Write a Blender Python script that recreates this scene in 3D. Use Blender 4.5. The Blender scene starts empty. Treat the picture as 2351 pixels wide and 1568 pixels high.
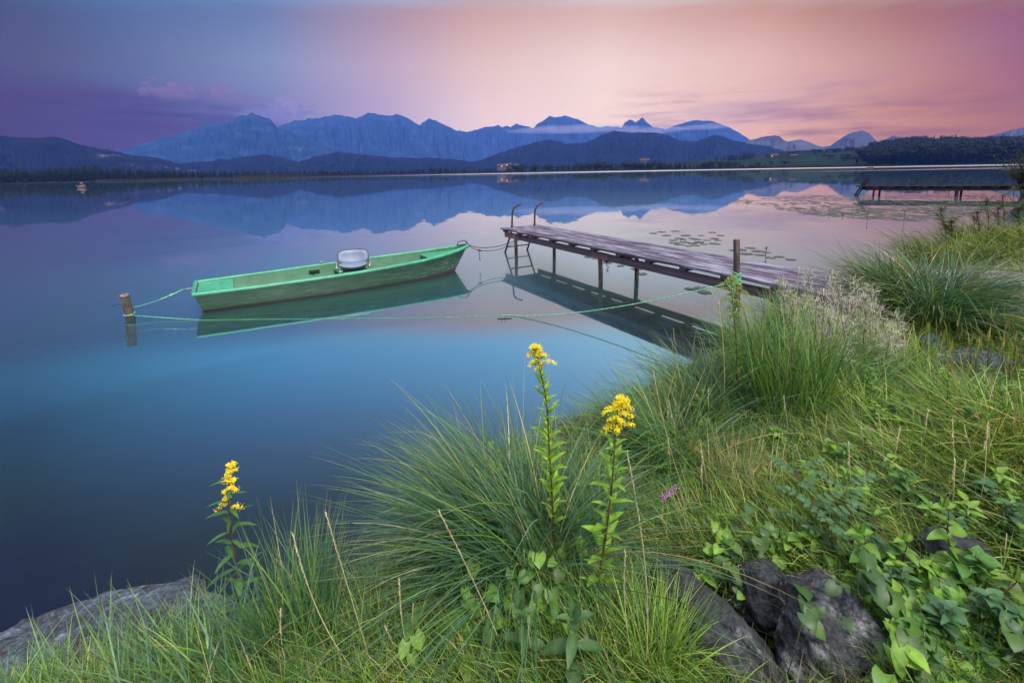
import bpy, bmesh, math, random
import numpy as np
from mathutils import Vector, Matrix, noise
rad = math.radians
SC = bpy.context.scene
COL = SC.collection
random.seed(7)
RNG = np.random.default_rng(11)

# ------------------------------------------------------------------ camera
CAM_H = 1.9
PITCH, ROLL, FPX = rad(8.6), rad(1.1), 1045.0
_f = np.array([0, math.cos(PITCH), -math.sin(PITCH)])
_r = np.array([1.0, 0, 0]); _u = np.array([0, math.sin(PITCH), math.cos(PITCH)])
_R = math.cos(ROLL) * _r - math.sin(ROLL) * _u
_U = math.cos(ROLL) * _u + math.sin(ROLL) * _r
_C = np.array([0, 0, CAM_H])
cd = bpy.data.cameras.new('camera'); cam = bpy.data.objects.new('camera', cd); COL.objects.link(cam)
cd.lens = 16.0; cd.shift_y = -232 / 2351; cd.sensor_width = 36; cd.clip_start = 0.05; cd.clip_end = 40000
m = Matrix(((_R[0], _U[0], -_f[0], 0), (_R[1], _U[1], -_f[1], 0), (_R[2], _U[2], -_f[2], CAM_H), (0, 0, 0, 1)))
cam.matrix_world = m
SC.camera = cam
SC.render.resolution_x, SC.render.resolution_y = 1024, 682
SC.view_settings.view_transform = 'Standard'; SC.view_settings.look = 'None'
SC.view_settings.exposure = 0.0; SC.view_settings.gamma = 1.0
SC.cycles.max_bounces = 6; SC.cycles.transparent_max_bounces = 12
SC.cycles.caustics_reflective = False; SC.cycles.caustics_refractive = False
SC.cycles.use_denoising = True

# measuring aids: the direction and the ground point seen at a spot of the photograph
def ray(x, y):
    return (x - 1175.5) / FPX * _R - (y - 552) / FPX * _U + _f
def P(x, y, z=0.0):
    d = ray(x, y); return _C + d * (z - CAM_H) / d[2]
def V(x, y, Y):
    d = ray(x, y); return _C + d * (Y / d[1])
def azel(x, y):
    d = ray(x, y); return math.atan2(d[0], d[1]), math.atan2(d[2], math.hypot(d[0], d[1]))

# ------------------------------------------------------------------ world
def lin(c):
    return tuple(((v / 255) / 12.92 if v / 255 <= 0.04045 else ((v / 255 + 0.055) / 1.055) ** 2.4) for v in c)
HAZE_D, HAZE_TOP, HAZE_X, HAZE_Y = 1.28e-4, 500, (-1950, 1900), 4600
HAZE_IN = (.08, .21, .86)
W = bpy.data.worlds.new('World'); SC.world = W; W.use_nodes = True
def make_world():
    nt = W.node_tree; N = nt.nodes; L = nt.links; N.clear()
    out = N.new('ShaderNodeOutputWorld'); bg = N.new('ShaderNodeBackground'); L.new(bg.outputs[0], out.inputs[0])
    tc = N.new('ShaderNodeTexCoord'); sep = N.new('ShaderNodeSeparateXYZ')
    L.new(tc.outputs['Generated'], sep.inputs[0])
    def math_(op, a, b=None):
        n = N.new('ShaderNodeMath'); n.operation = op
        for i, v in enumerate((a, b)):
            if v is None: continue
            if isinstance(v, (int, float)): n.inputs[i].default_value = v
            else: L.new(v, n.inputs[i])
        return n.outputs[0]
    az = math_('ARCTAN2', sep.outputs[0], sep.outputs[1])
    el = math_('ARCSINE', sep.outputs[2])
    azf = math_('ADD', math_('DIVIDE', az, 2 * math.pi), 0.5)
    eld = math_('MULTIPLY', el, 180 / math.pi)
    AZ = [-48, -39, -27, -15.3, -3.6, 11.6, 28, 40, 48]
    LOW = [       # what the photograph shows, from the horizon to the top of the frame
        (0,   [(78, 74, 142), (84, 84, 156), (112, 112, 186), (165, 155, 208), (224, 200, 222), (245, 212, 216), (226, 174, 174), (204, 148, 150), (178, 124, 132)]),
        (.33, [(74, 72, 132), (86, 90, 158), (120, 125, 190), (174, 162, 208), (232, 205, 217), (244, 217, 216), (225, 181, 180), (196, 141, 145), (164, 112, 118)]),
        (.68, [(80, 78, 125), (95, 110, 160), (128, 146, 193), (186, 165, 197), (223, 192, 196), (240, 214, 215), (226, 186, 186), (190, 140, 140), (152, 98, 100)]),
        (1.0, [(72, 78, 124), (84, 108, 162), (105, 125, 178), (165, 142, 170), (200, 160, 165), (216, 176, 176), (196, 148, 144), (162, 108, 110), (143, 93, 90)])]
    AZU = [-50, -30, 0, 18, 45]
    UP = [        # the brighter sky above the frame, known from its reflection
        (12, [(.1, .25, .5), (.2, .55, 1.0), (.6, .9, 1.25), (.95, 1.1, 1.25), (.6, .6, .7)]),
        (17, [(.052, .155, .34), (.165, .52, .94), (.55, .88, 1.23), (.82, 1.05, 1.2), (.6, .6, .7)]),
        (21, [(.036, .10, .22), (.15, .43, .83), (.38, .7, 1.13), (.65, .92, 1.18), (.55, .6, .7)]),
        (25, [(.04, .09, .165), (.12, .29, .63), (.26, .59, 1.0), (.45, .75, 1.1), (.5, .55, .65)]),
        (29.5, [(.024, .05, .1), (.10, .2, .4), (.22, .405, .71), (.35, .5, .8), (.4, .45, .55)]),
        (35, [(.016, .03, .055), (.06, .11, .19), (.12, .2, .33), (.2, .3, .45), (.3, .35, .45)]),
        (42, [(.016, .028, .045), (.04, .06, .09), (.07, .1, .15), (.1, .15, .2), (.2, .24, .3)]),
        (50, [(.3, .33, .4)] * 5)]
    TOP = (2.7, 2.7, 2.75)
    BACK = (.85, .88, 1.1)
    def table(rows, azs, a, e):
        es = [r[0] for r in rows]; e = min(max(e, es[0]), es[-1]); j = min(max(int(np.searchsorted(es, e)) - 1, 0), len(es) - 2); t = (e - es[j]) / (es[j + 1] - es[j])
        c0 = np.array([lin(c) if max(c) > 3 else c for c in rows[j][1]]); c1 = np.array([lin(c) if max(c) > 3 else c for c in rows[j + 1][1]]); row = c0 * (1 - t) + c1 * t
        return np.array([np.interp(a, azs, row[:, k]) for k in range(3)])
    def want(a, e):            # the sky's colour as seen from the shore, by direction
        et = float(np.interp(a, [-48, -29, 0, 28, 47], [14.0, 17.2, 19.0, 16.6, 12.7]))
        t = min(max((e - et + .5) / 3.3, 0), 1); t = t * t * (3 - 2 * t)
        return table(LOW, AZ, a, e / et) * (1 - t) + table(UP, AZU, a, e) * t * (.93 if e < 20 else .80)
    def outside(a, e):         # the sky beyond the lower, hazy air
        ar = math.radians(a); er = math.radians(max(e, .01)); c = want(a, e)
        dist = min(HAZE_TOP / math.sin(er), HAZE_Y / (math.cos(er) * max(math.cos(ar), 1e-3)), abs(HAZE_X[1] if ar > 0 else HAZE_X[0]) / (math.cos(er) * max(abs(math.sin(ar)), 1e-3)))
        T = math.exp(-HAZE_D * dist)
        return np.maximum((c - np.array(HAZE_IN) * (1 - T)) / T, .004)
    prev = None; prev_e = None
    for e in (0, 2, 4, 6, 8, 10, 12, 13, 14, 15, 16, 17, 18, 19, 20, 21, 22, 23.5, 26, 30, 35, 42, 50):
        cr = N.new('ShaderNodeValToRGB'); cr.color_ramp.interpolation = 'LINEAR'
        el_ = cr.color_ramp.elements
        B_ = np.array(BACK)
        mid = [-50, -44, -39, -33, -27, -21, -15.3, -10, -3.6, 4, 11.6, 20, 28, 34, 40, 44, 48]
        stops = [(-180, B_), (-95, B_), (-62, outside(-50, e))] + [(a, outside(a, e)) for a in mid] + [(80, B_), (180, B_)]
        while len(el_) < len(stops): el_.new(0.5)
        for i, (a, c) in enumerate(stops):
            el_[i].position = a / 360 + 0.5; el_[i].color = (*[float(v) for v in c], 1)
        L.new(azf, cr.inputs[0])
        if prev is None: prev = cr.outputs[0]
        else:
            mr = N.new('ShaderNodeMapRange'); mr.interpolation_type = 'LINEAR'
            mr.inputs[1].default_value = prev_e; mr.inputs[2].default_value = e
            L.new(eld, mr.inputs[0])
            mx = N.new('ShaderNodeMix'); mx.data_type = 'RGBA'
            L.new(mr.outputs[0], mx.inputs[0]); L.new(prev, mx.inputs[6]); L.new(cr.outputs[0], mx.inputs[7])
            prev = mx.outputs[2]
        prev_e = e
    mr = N.new('ShaderNodeMapRange'); mr.interpolation_type = 'SMOOTHSTEP'
    mr.inputs[1].default_value = 48; mr.inputs[2].default_value = 62; L.new(eld, mr.inputs[0])
    mx = N.new('ShaderNodeMix'); mx.data_type = 'RGBA'
    L.new(mr.outputs[0], mx.inputs[0]); L.new(prev, mx.inputs[6]); mx.inputs[7].default_value = (*TOP, 1)
    sky = mx.outputs[2]
    # high soft cloud structure of the sky, in azimuth and elevation
    cmb = N.new('ShaderNodeCombineXYZ'); L.new(az, cmb.inputs[0]); L.new(el, cmb.inputs[1])
    def win(x, a, b, fa, fb):      # 1 between a and b with soft ends
        up = N.new('ShaderNodeMapRange'); up.interpolation_type = 'SMOOTHSTEP'; up.inputs[1].default_value = a - fa; up.inputs[2].default_value = a + fa; L.new(x, up.inputs[0])
        dn = N.new('ShaderNodeMapRange'); dn.interpolation_type = 'SMOOTHSTEP'; dn.inputs[1].default_value = b - fb; dn.inputs[2].default_value = b + fb; dn.inputs[3].default_value = 1; dn.inputs[4].default_value = 0; L.new(x, dn.inputs[0])
        return math_('MULTIPLY', up.outputs[0], dn.outputs[0])
    azd = math_('MULTIPLY', az, 180 / math.pi)
    def streaks(sc, stretch, thr, seed, det=6, soft=.2):
        mp = N.new('ShaderNodeMapping'); mp.inputs['Location'].default_value = (seed, seed * .37, 0); mp.inputs['Scale'].default_value = (sc, sc * stretch, 1)
        L.new(cmb.outputs[0], mp.inputs[0])
        nz = N.new('ShaderNodeTexNoise'); nz.inputs['Scale'].default_value = 1; nz.inputs['Detail'].default_value = det; nz.inputs['Roughness'].default_value = .55
        L.new(mp.outputs[0], nz.inputs[0])
        r_ = N.new('ShaderNodeMapRange'); r_.interpolation_type = 'SMOOTHSTEP'; r_.inputs[1].default_value = thr - soft * .5; r_.inputs[2].default_value = thr + soft; L.new(nz.outputs[0], r_.inputs[0])
        return r_.outputs[0]
    def layer(sky, mask, col, amt):
        mx = N.new('ShaderNodeMix'); mx.data_type = 'RGBA'
        T_ = math.exp(-HAZE_D * 2600); cc = [max(.004, (c_ - h_ * (1 - T_)) / T_) for c_, h_ in zip(lin(col), HAZE_IN)]
        L.new(math_('MULTIPLY', mask, amt), mx.inputs[0]); L.new(sky, mx.inputs[6]); mx.inputs[7].default_value = (*cc, 1)
        return mx.outputs[2]
    # grey violet cirrus low on the right
    mk = math_('MULTIPLY', win(azd, 18, 46, 5, 4), win(eld, 2.2, 6.0, 1.4, 1.8))
    sky = layer(sky, math_('MULTIPLY', mk, streaks(5, 7, .47, 3.1)), (132, 92, 132), .8)
    sky = layer(sky, math_('MULTIPLY', win(azd, 13, 40, 5, 6), math_('MULTIPLY', win(eld, 4.4, 8.4, 1.3, 1.3), streaks(6, 9, .52, 7.7))), (190, 142, 160), .75)
    # broad purple bank on the left
    mk = math_('MULTIPLY', win(azd, -70, -30, 4, 6), win(eld, .5, 8.3, 1, 1.4))
    sky = layer(sky, math_('MULTIPLY', mk, streaks(4, 6, .42, 1.3, 5, .3)), (82, 74, 128), .9)
    mk = math_('MULTIPLY', win(azd, -46, -25, 4, 4), win(eld, 5.0, 7.2, .7, .8))
    sky = layer(sky, math_('MULTIPLY', mk, streaks(5, 9, .5, 9.3, 5, .16)), (68, 68, 126), .8)
    # cumulus heads above the left peaks
    def puff(a, e, ra, re, col, amt, seed):
        mp = N.new('ShaderNodeMapping'); mp.inputs['Location'].default_value = (seed, seed, 0); mp.inputs['Scale'].default_value = (42, 62, 1); L.new(cmb.outputs[0], mp.inputs[0])
        nz = N.new('ShaderNodeTexNoise'); nz.inputs['Scale'].default_value = 1; nz.inputs['Detail'].default_value = 7; nz.inputs['Roughness'].default_value = .6; L.new(mp.outputs[0], nz.inputs[0])
        dx = math_('DIVIDE', math_('SUBTRACT', azd, a), ra); dy = math_('DIVIDE', math_('SUBTRACT', eld, e), re)
        d2 = math_('SQRT', math_('ADD', math_('MULTIPLY', dx, dx), math_('MULTIPLY', dy, dy)))
        v = math_('SUBTRACT', math_('ADD', 1.0, math_('MULTIPLY', math_('SUBTRACT', nz.outputs[0], .5), 4.6)), d2)
        up = N.new('ShaderNodeMapRange'); up.interpolation_type = 'SMOOTHSTEP'; up.inputs[1].default_value = 0; up.inputs[2].default_value = .6; L.new(v, up.inputs[0])
        # soft, fading lower side
        lo = N.new('ShaderNodeMapRange'); lo.interpolation_type = 'SMOOTHSTEP'; lo.inputs[1].default_value = -1.0; lo.inputs[2].default_value = .45; L.new(dy, lo.inputs[0])
        nonlocal sky
        sky = layer(sky, math_('MULTIPLY', up.outputs[0], math_('ADD', math_('MULTIPLY', lo.outputs[0], .8), .2)), col, amt)
    for (px, py, ra, re, c, a, s) in [(385, 208, 2.4, 1.0, (134, 116, 168), .9, 1.0), (430, 215, 2.6, .9, (122, 108, 162), .8, 2.7), (500, 213, 2.2, .9, (134, 118, 172), .9, 3.4), (545, 226, 2.0, .65, (128, 116, 176), .8, 4.2), (675, 250, 2.8, 1.15, (150, 142, 194), .95, 5.9), (640, 262, 3.0, .9, (128, 126, 190), .8, 8.9)]:
        A, E_ = azel(px, py)
        puff(math.degrees(A), math.degrees(E_), ra, re, c, a, s)
    L.new(sky, bg.inputs[0]); bg.inputs[1].default_value = 1.0
make_world()

# ------------------------------------------------------------------ sun (soft afterglow, from behind the camera's right)
sd = bpy.data.lights.new('sun', 'SUN'); sd.energy = 4.8; sd.angle = rad(18); sd.color = (1.0, .93, .78)
sun = bpy.data.objects.new('sun', sd); COL.objects.link(sun)
sun.rotation_euler = (rad(34), 0, rad(35))

# ------------------------------------------------------------------ materials
def nmat(name):
    m = bpy.data.materials.new(name); m.use_nodes = True
    nt = m.node_tree; return m, nt.nodes, nt.links, nt.nodes['Principled BSDF']
def ramp(N, stops, interp='LINEAR'):
    cr = N.new('ShaderNodeValToRGB'); e = cr.color_ramp.elements; cr.color_ramp.interpolation = interp
    while len(e) < len(stops): e.new(.5)
    for i, (p, c) in enumerate(stops): e[i].position = p; e[i].color = (*c, 1)
    return cr
def noise_mat(name, stops, scale=6, detail=6, rough=.7, bump=.0, bscale=None, stretch=(1, 1, 1), metallic=0, coords='Object', spec=.5, dist=.02):
    m, N, L, B = nmat(name)
    tc = N.new('ShaderNodeTexCoord'); mp = N.new('ShaderNodeMapping'); mp.inputs['Scale'].default_value = stretch
    L.new(tc.outputs[coords], mp.inputs[0])
    nz = N.new('ShaderNodeTexNoise'); nz.inputs['Scale'].default_value = scale; nz.inputs['Detail'].default_value = detail; nz.inputs['Roughness'].default_value = .6
    L.new(mp.outputs[0], nz.inputs[0])
    cr = ramp(N, stops); L.new(nz.outputs[0], cr.inputs[0]); L.new(cr.outputs[0], B.inputs['Base Color'])
    B.inputs['Roughness'].default_value = rough; B.inputs['Metallic'].default_value = metallic; B.inputs['Specular IOR Level'].default_value = spec
    if bump:
        n2 = N.new('ShaderNodeTexNoise'); n2.inputs['Scale'].default_value = bscale or scale * 3; n2.inputs['Detail'].default_value = 5
        L.new(mp.outputs[0], n2.inputs[0])
        bp = N.new('ShaderNodeBump'); bp.inputs['Strength'].default_value = bump; bp.inputs['Distance'].default_value = dist
        L.new(n2.outputs[0], bp.inputs['Height']); L.new(bp.outputs[0], B.inputs['Normal'])
    return m
def leaf_mat(name, rough=.45, trans=.3, mult=(1, 1, 1)):
    m, N, L, B = nmat(name)
    at = N.new('ShaderNodeAttribute'); at.attribute_name = 'tint'
    B.inputs['Roughness'].default_value = rough; B.inputs['Specular IOR Level'].default_value = .35
    L.new(at.outputs['Color'], B.inputs['Base Color'])
    tr = N.new('ShaderNodeBsdfTranslucent')
    mu = N.new('ShaderNodeMix'); mu.data_type = 'RGBA'; mu.blend_type = 'MULTIPLY'; mu.inputs[0].default_value = 1
    L.new(at.outputs['Color'], mu.inputs[6]); mu.inputs[7].default_value = (1.4, 1.5, .8, 1)
    L.new(mu.outputs[2], tr.inputs[0])
    tc_ = N.new('ShaderNodeTexCoord'); nz_ = N.new('ShaderNodeTexNoise'); nz_.inputs['Scale'].default_value = 60; nz_.inputs['Detail'].default_value = 3; L.new(tc_.outputs['Object'], nz_.inputs[0])
    hs_ = N.new('ShaderNodeHueSaturation'); mr_ = N.new('ShaderNodeMapRange'); mr_.inputs[3].default_value = .55; mr_.inputs[4].default_value = 1.45; L.new(nz_.outputs[0], mr_.inputs[0]); L.new(mr_.outputs[0], hs_.inputs['Value']); L.new(at.outputs['Color'], hs_.inputs['Color']); L.new(hs_.outputs[0], B.inputs['Base Color'])
    ms = N.new('ShaderNodeMixShader'); ms.inputs[0].default_value = trans
    L.new(B.outputs[0], ms.inputs[1]); L.new(tr.outputs[0], ms.inputs[2])
    L.new(ms.outputs[0], N['Material Output'].inputs[0])
    return m
M = {}
M['leaf'] = leaf_mat('leaf green')
M['dry'] = leaf_mat('dry straw', .7, .25)
M['petal'] = leaf_mat('petals', .8, .2)
def wood_mat(name, stops, rough=.75, frost=None):
    m, N, L, B = nmat(name)
    tc = N.new('ShaderNodeTexCoord'); mp = N.new('ShaderNodeMapping'); mp.inputs['Scale'].default_value = (1.2, 34, 34)
    L.new(tc.outputs['Object'], mp.inputs[0])
    nz = N.new('ShaderNodeTexNoise'); nz.inputs['Scale'].default_value = 1; nz.inputs['Detail'].default_value = 6; L.new(mp.outputs[0], nz.inputs[0])
    cr = ramp(N, stops); L.new(nz.outputs[0], cr.inputs[0]); last = cr.outputs[0]
    if frost:
        n3 = N.new('ShaderNodeTexNoise'); n3.inputs['Scale'].default_value = 1.0; n3.inputs['Detail'].default_value = 7; n3.inputs['Roughness'].default_value = .7
        mp3 = N.new('ShaderNodeMapping'); mp3.inputs['Scale'].default_value = (1.6, 7, 7); L.new(tc.outputs['Object'], mp3.inputs[0]); L.new(mp3.outputs[0], n3.inputs[0])
        r3 = ramp(N, [(.46, (0, 0, 0)), (.68, (.9, .9, .9))]); L.new(n3.outputs[0], r3.inputs[0])
        mx = N.new('ShaderNodeMix'); mx.data_type = 'RGBA'; L.new(r3.outputs[0], mx.inputs[0]); L.new(last, mx.inputs[6]); mx.inputs[7].default_value = (*frost, 1)
        last = mx.outputs[2]
        rr = N.new('ShaderNodeMapRange'); rr.inputs[3].default_value = .38; rr.inputs[4].default_value = .62; L.new(nz.outputs[0], rr.inputs[0]); L.new(rr.outputs[0], B.inputs['Roughness'])
    else: B.inputs['Roughness'].default_value = rough
    L.new(last, B.inputs['Base Color'])
    bp = N.new('ShaderNodeBump'); bp.inputs['Strength'].default_value = .5; bp.inputs['Distance'].default_value = .006
    L.new(nz.outputs[0], bp.inputs['Height']); L.new(bp.outputs[0], B.inputs['Normal'])
    return m
M['deck'] = wood_mat('deck planks', [(.25, (.018, .011, .022)), (.5, (.046, .032, .06)), (.75, (.10, .075, .125))], frost=(.29, .30, .42))
M['beam'] = wood_mat('beam wood', [(.25, (.035, .024, .034)), (.55, (.08, .056, .075)), (.8, (.15, .11, .13))])
M['bracket'] = wood_mat('reddish board', [(.25, (.11, .045, .05)), (.6, (.19, .085, .09)), (.8, (.26, .14, .14))])
M['post'] = noise_mat('weathered post', [(.3, (.025, .018, .018)), (.5, (.09, .07, .068)), (.7, (.24, .2, .2))], 9, 8, .85, .6, 30, (1, 1, .35))
M['postdark'] = noise_mat('dark post', [(.3, (.03, .022, .022)), (.55, (.085, .06, .06)), (.75, (.2, .15, .15))], 14, 6, .8, .5, 30, (1, 1, .2))
M['iron'] = noise_mat('dark rusted steel', [(.3, (.018, .012, .012)), (.6, (.05, .03, .026)), (.8, (.11, .06, .045))], 30, 5, .55, .2, 60, metallic=.5)
M['galv'] = noise_mat('galvanised tube', [(.3, (.18, .19, .2)), (.6, (.32, .33, .34))], 20, 4, .45, metallic=.8)
M['ropegreen'] = noise_mat('green rope', [(.4, (.03, .36, .22)), (.55, (.08, .5, .32)), (.62, (.55, .55, .15))], 60, 2, .7, .6, 220, (1, 1, 1))
M['rope dull'] = noise_mat('green rope weathered', [(.4, (.07, .25, .16)), (.6, (.25, .33, .16))], 60, 2, .8, .6, 220)

# ------------------------------------------------------------------ mesh helpers
def tagp(o, label=None, cat=None, group=None, kind=None):
    if label: o['label'] = label
    if cat: o['category'] = cat
    if group: o['group'] = group
    if kind: o['kind'] = kind
    return o
def empty(name, loc, label, cat, group=None, rotz=0):
    o = bpy.data.objects.new(name, None); COL.objects.link(o); o.location = tuple(loc); o.rotation_euler = (0, 0, rotz)
    o.empty_display_size = .1
    return tagp(o, label, cat, group)
def obj_from(name, verts, faces, mats, parent=None, smooth=True, tint=None, mi=None, loc=None):
    me = bpy.data.meshes.new(name)
    verts = np.asarray(verts, dtype=np.float32)
    if isinstance(faces, np.ndarray):
        n, k = faces.shape
        me.vertices.add(len(verts)); me.vertices.foreach_set('co', verts.ravel())
        me.loops.add(n * k); me.loops.foreach_set('vertex_index', faces.astype(np.int32).ravel())
        me.polygons.add(n); me.polygons.foreach_set('loop_start', np.arange(0, n * k, k, dtype=np.int32))
        me.update(calc_edges=True)
    else:
        me.from_pydata(verts.tolist(), [], faces)
    if tint is not None:
        a = me.color_attributes.new('tint', 'FLOAT_COLOR', 'POINT')
        t = np.ones((len(verts), 4), np.float32); t[:, :3] = tint; a.data.foreach_set('color', t.ravel())
    for mt in (mats if isinstance(mats, (list, tuple)) else [mats]): me.materials.append(mt)
    if mi is not None: me.polygons.foreach_set('material_index', np.asarray(mi, dtype=np.int32))
    if smooth: me.polygons.foreach_set('use_smooth', np.ones(len(me.polygons), dtype=bool))
    me.update()
    o = bpy.data.objects.new(name, me); COL.objects.link(o)
    if parent: o.parent = parent
    if loc is not None: o.location = tuple(loc)
    return o
class MB:
    def __init__(s): s.v = []; s.f = []; s.m = []
    def add(s, vs, fs, mi=0):
        b = len(s.v); s.v += [tuple(map(float, v)) for v in vs]; s.f += [tuple(b + i for i in f) for f in fs]; s.m += [mi] * len(fs)
    def box(s, c, d, M3=None, mi=0):
        x, y, z = (k / 2 for k in d)
        vs = [Vector((a * x, b * y, e * z)) for a in (-1, 1) for b in (-1, 1) for e in (-1, 1)]
        if M3 is not None: vs = [M3 @ v for v in vs]
        c = Vector(c); vs = [v + c for v in vs]
        s.add(vs, [(0, 1, 3, 2), (4, 6, 7, 5), (0, 4, 5, 1), (2, 3, 7, 6), (0, 2, 6, 4), (1, 5, 7, 3)], mi)
    def tube(s, pts, r, n=8, mi=0, cap=True):
        pts = [Vector(p) for p in pts]; k = len(pts)
        rs = r if isinstance(r, (list, tuple, np.ndarray)) else [r] * k
        ref = None; rings = []
        for i, p in enumerate(pts):
            t = (pts[min(i + 1, k - 1)] - pts[max(i - 1, 0)]).normalized()
            if ref is None: ref = t.orthogonal().normalized()
            ref = (ref - t * ref.dot(t)).normalized() if (ref - t * ref.dot(t)).length > 1e-6 else t.orthogonal().normalized()
            b = t.cross(ref)
            rings.append([p + (ref * math.cos(2 * math.pi * j / n) + b * math.sin(2 * math.pi * j / n)) * rs[i] for j in range(n)])
        vs = [v for rg in rings for v in rg]; fs = []
        for i in range(k - 1):
            for j in range(n): fs.append((i * n + j, i * n + (j + 1) % n, (i + 1) * n + (j + 1) % n, (i + 1) * n + j))
        if cap: fs += [tuple(range(n))[::-1], tuple(range((k - 1) * n, k * n))]
        s.add(vs, fs, mi)
    def build(s, name, mats, parent=None, smooth=False, loc=None, bevel=0):
        o = obj_from(name, np.array(s.v), s.f, mats, parent, smooth, mi=s.m)
        if loc is not None: o.location = tuple(loc)
        if bevel:
            bm = bmesh.new(); bm.from_mesh(o.data)
            bmesh.ops.bevel(bm, geom=bm.edges[:], offset=bevel, segments=1, affect='EDGES', clamp_overlap=True)
            bm.to_mesh(o.data); bm.free()
        return o
def fbm(p, o=5, l=2.0, g=.5):
    s = 0; a = 1
    for i in range(o): s += a * noise.noise(p); p = p * l; a *= g
    return s
def catmull(pts, n):
    pts = [np.array(p, float) for p in pts]; pts = [2 * pts[0] - pts[1]] + pts + [2 * pts[-1] - pts[-2]]; out = []
    for i in range(1, len(pts) - 2):
        for k in range(n):
            t = k / n; a, b, c, d = pts[i - 1:i + 3]
            out.append(.5 * (2 * b + (c - a) * t + (2 * a - 5 * b + 4 * c - d) * t * t + (3 * b - a - 3 * c + d) * t ** 3))
    out.append(pts[-2]); return out

# ------------------------------------------------------------------ ground and lake bed
SHORE = np.array([(-8, -6), (-5, -1.5), (-3.6, .6), (-2.4, 1.4), (-1.4, 1.6), (-.95, 1.7), (-.6, 2.0), (-.15, 2.8), (.5, 3.3), (1.57, 4.1), (2.95, 5.25), (3.5, 5.7), (5.0, 7.0), (10.2, 10.5), (15.6, 13.8), (22.8, 18.4), (40, 30), (68, 49), (135, 92)], float)
HOL = (.80, 1.33, .30, .22)      # stony hollow in the bank
def sdist(x, y):
    x = np.asarray(x, float); y = np.asarray(y, float); best = np.full(x.shape, 1e9); sg = np.zeros(x.shape)
    for a, b in zip(SHORE[:-1], SHORE[1:]):
        ab = b - a; t = np.clip(((x - a[0]) * ab[0] + (y - a[1]) * ab[1]) / (ab @ ab), 0, 1)
        dx = x - a[0] - t * ab[0]; dy = y - a[1] - t * ab[1]; d = np.hypot(dx, dy)
        cr = ab[0] * dy - ab[1] * dx
        m = d < best; best = np.where(m, d, best); sg = np.where(m, np.where(cr > 0, -1, 1), sg)
    return best * sg
def ssm(a, b, x):
    t = np.clip((x - a) / (b - a), 0, 1); return t * t * (3 - 2 * t)
def hgt(x, y):
    d = sdist(x, y)
    land = .02 + .36 * ssm(0, .6, d) + .16 * ssm(.6, 3, d) + .012 * np.clip(d - 3, 0, 30)
    land = land + (.05 * np.sin(x * 2.3 + y * 1.1) + .04 * np.sin(y * 3.1 - x * 1.7)) * ssm(.2, 1.2, d) - .30 * np.exp(-((x - HOL[0]) / HOL[2]) ** 2 - ((y - HOL[1]) / HOL[3]) ** 2)
    wat = -.02 + d * .42
    wat = np.where(d < -2.5, -1.07 + (d + 2.5) * .25, wat)
    wat = np.maximum(wat, -5.0)
    return np.where(d > 0, land, wat)
_seg = [(float(a[0]), float(a[1]), float(b[0] - a[0]), float(b[1] - a[1])) for a, b in zip(SHORE[:-1], SHORE[1:])]
def sd1(x, y):
    best = 1e18; sg = 1
    for ax, ay, bx, by in _seg:
        t = ((x - ax) * bx + (y - ay) * by) / (bx * bx + by * by); t = 0 if t < 0 else 1 if t > 1 else t
        dx = x - ax - t * bx; dy = y - ay - t * by; d = dx * dx + dy * dy
        if d < best: best = d; sg = -1 if bx * dy - by * dx > 0 else 1
    return math.sqrt(best) * sg
def ss1(a, b, x): t = (x - a) / (b - a); t = 0 if t < 0 else 1 if t > 1 else t; return t * t * (3 - 2 * t)
def h1(x, y):
    d = sd1(x, y)
    if d > 0: return .02 + .36 * ss1(0, .6, d) + .16 * ss1(.6, 3, d) + .012 * min(max(d - 3, 0), 30) + (.05 * math.sin(x * 2.3 + y * 1.1) + .04 * math.sin(y * 3.1 - x * 1.7)) * ss1(.2, 1.2, d) - .30 * math.exp(-((x - HOL[0]) / HOL[2]) ** 2 - ((y - HOL[1]) / HOL[3]) ** 2)
    w = -.02 + d * .42 if d > -2.5 else -1.07 + (d + 2.5) * .25
    return max(w, -5.0)
def G(x, y, dz=0):         # where the line of sight at a spot of the photograph meets the bank
    d = ray(x, y); z = .45
    for _ in range(16):
        t = (z - CAM_H) / d[2]; z = z * .4 + .6 * max(h1(_C[0] + d[0] * t, _C[1] + d[1] * t), -.3)
    q = _C + d * ((z - CAM_H) / d[2]); return np.array([q[0], q[1], h1(q[0], q[1]) + dz])
def grid(xs, ys, zf, name, mats):
    X, Y = np.meshgrid(xs, ys); Z = zf(X, Y); v = np.stack([X, Y, Z], -1).reshape(-1, 3)
    nx, ny = len(xs), len(ys); i = np.arange(nx * ny).reshape(ny, nx)
    f = np.stack([i[:-1, :-1], i[:-1, 1:], i[1:, 1:], i[1:, :-1]], -1).reshape(-1, 4)
    return obj_from(name, v, f, mats)
def spaced(a, b, step, far, k=1.12):
    c = list(np.arange(a, b, step)); s = step; x = c[-1]
    while x < far[1]: s *= k; x += s; c.append(x)
    s = step; x = a
    while x > far[0]: s *= k; x -= s; c.insert(0, x)
    return np.array(c)
M['soil'] = noise_mat('bank soil and thatch', [(.3, (.018, .016, .008)), (.5, (.035, .04, .015)), (.7, (.06, .06, .028))], 5, 8, .95, .8, 30)
M['bed'] = noise_mat('lake bed', [(.35, (.05, .045, .02)), (.5, (.11, .095, .045)), (.65, (.19, .16, .085))], 1.6, 8, .9)
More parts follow.
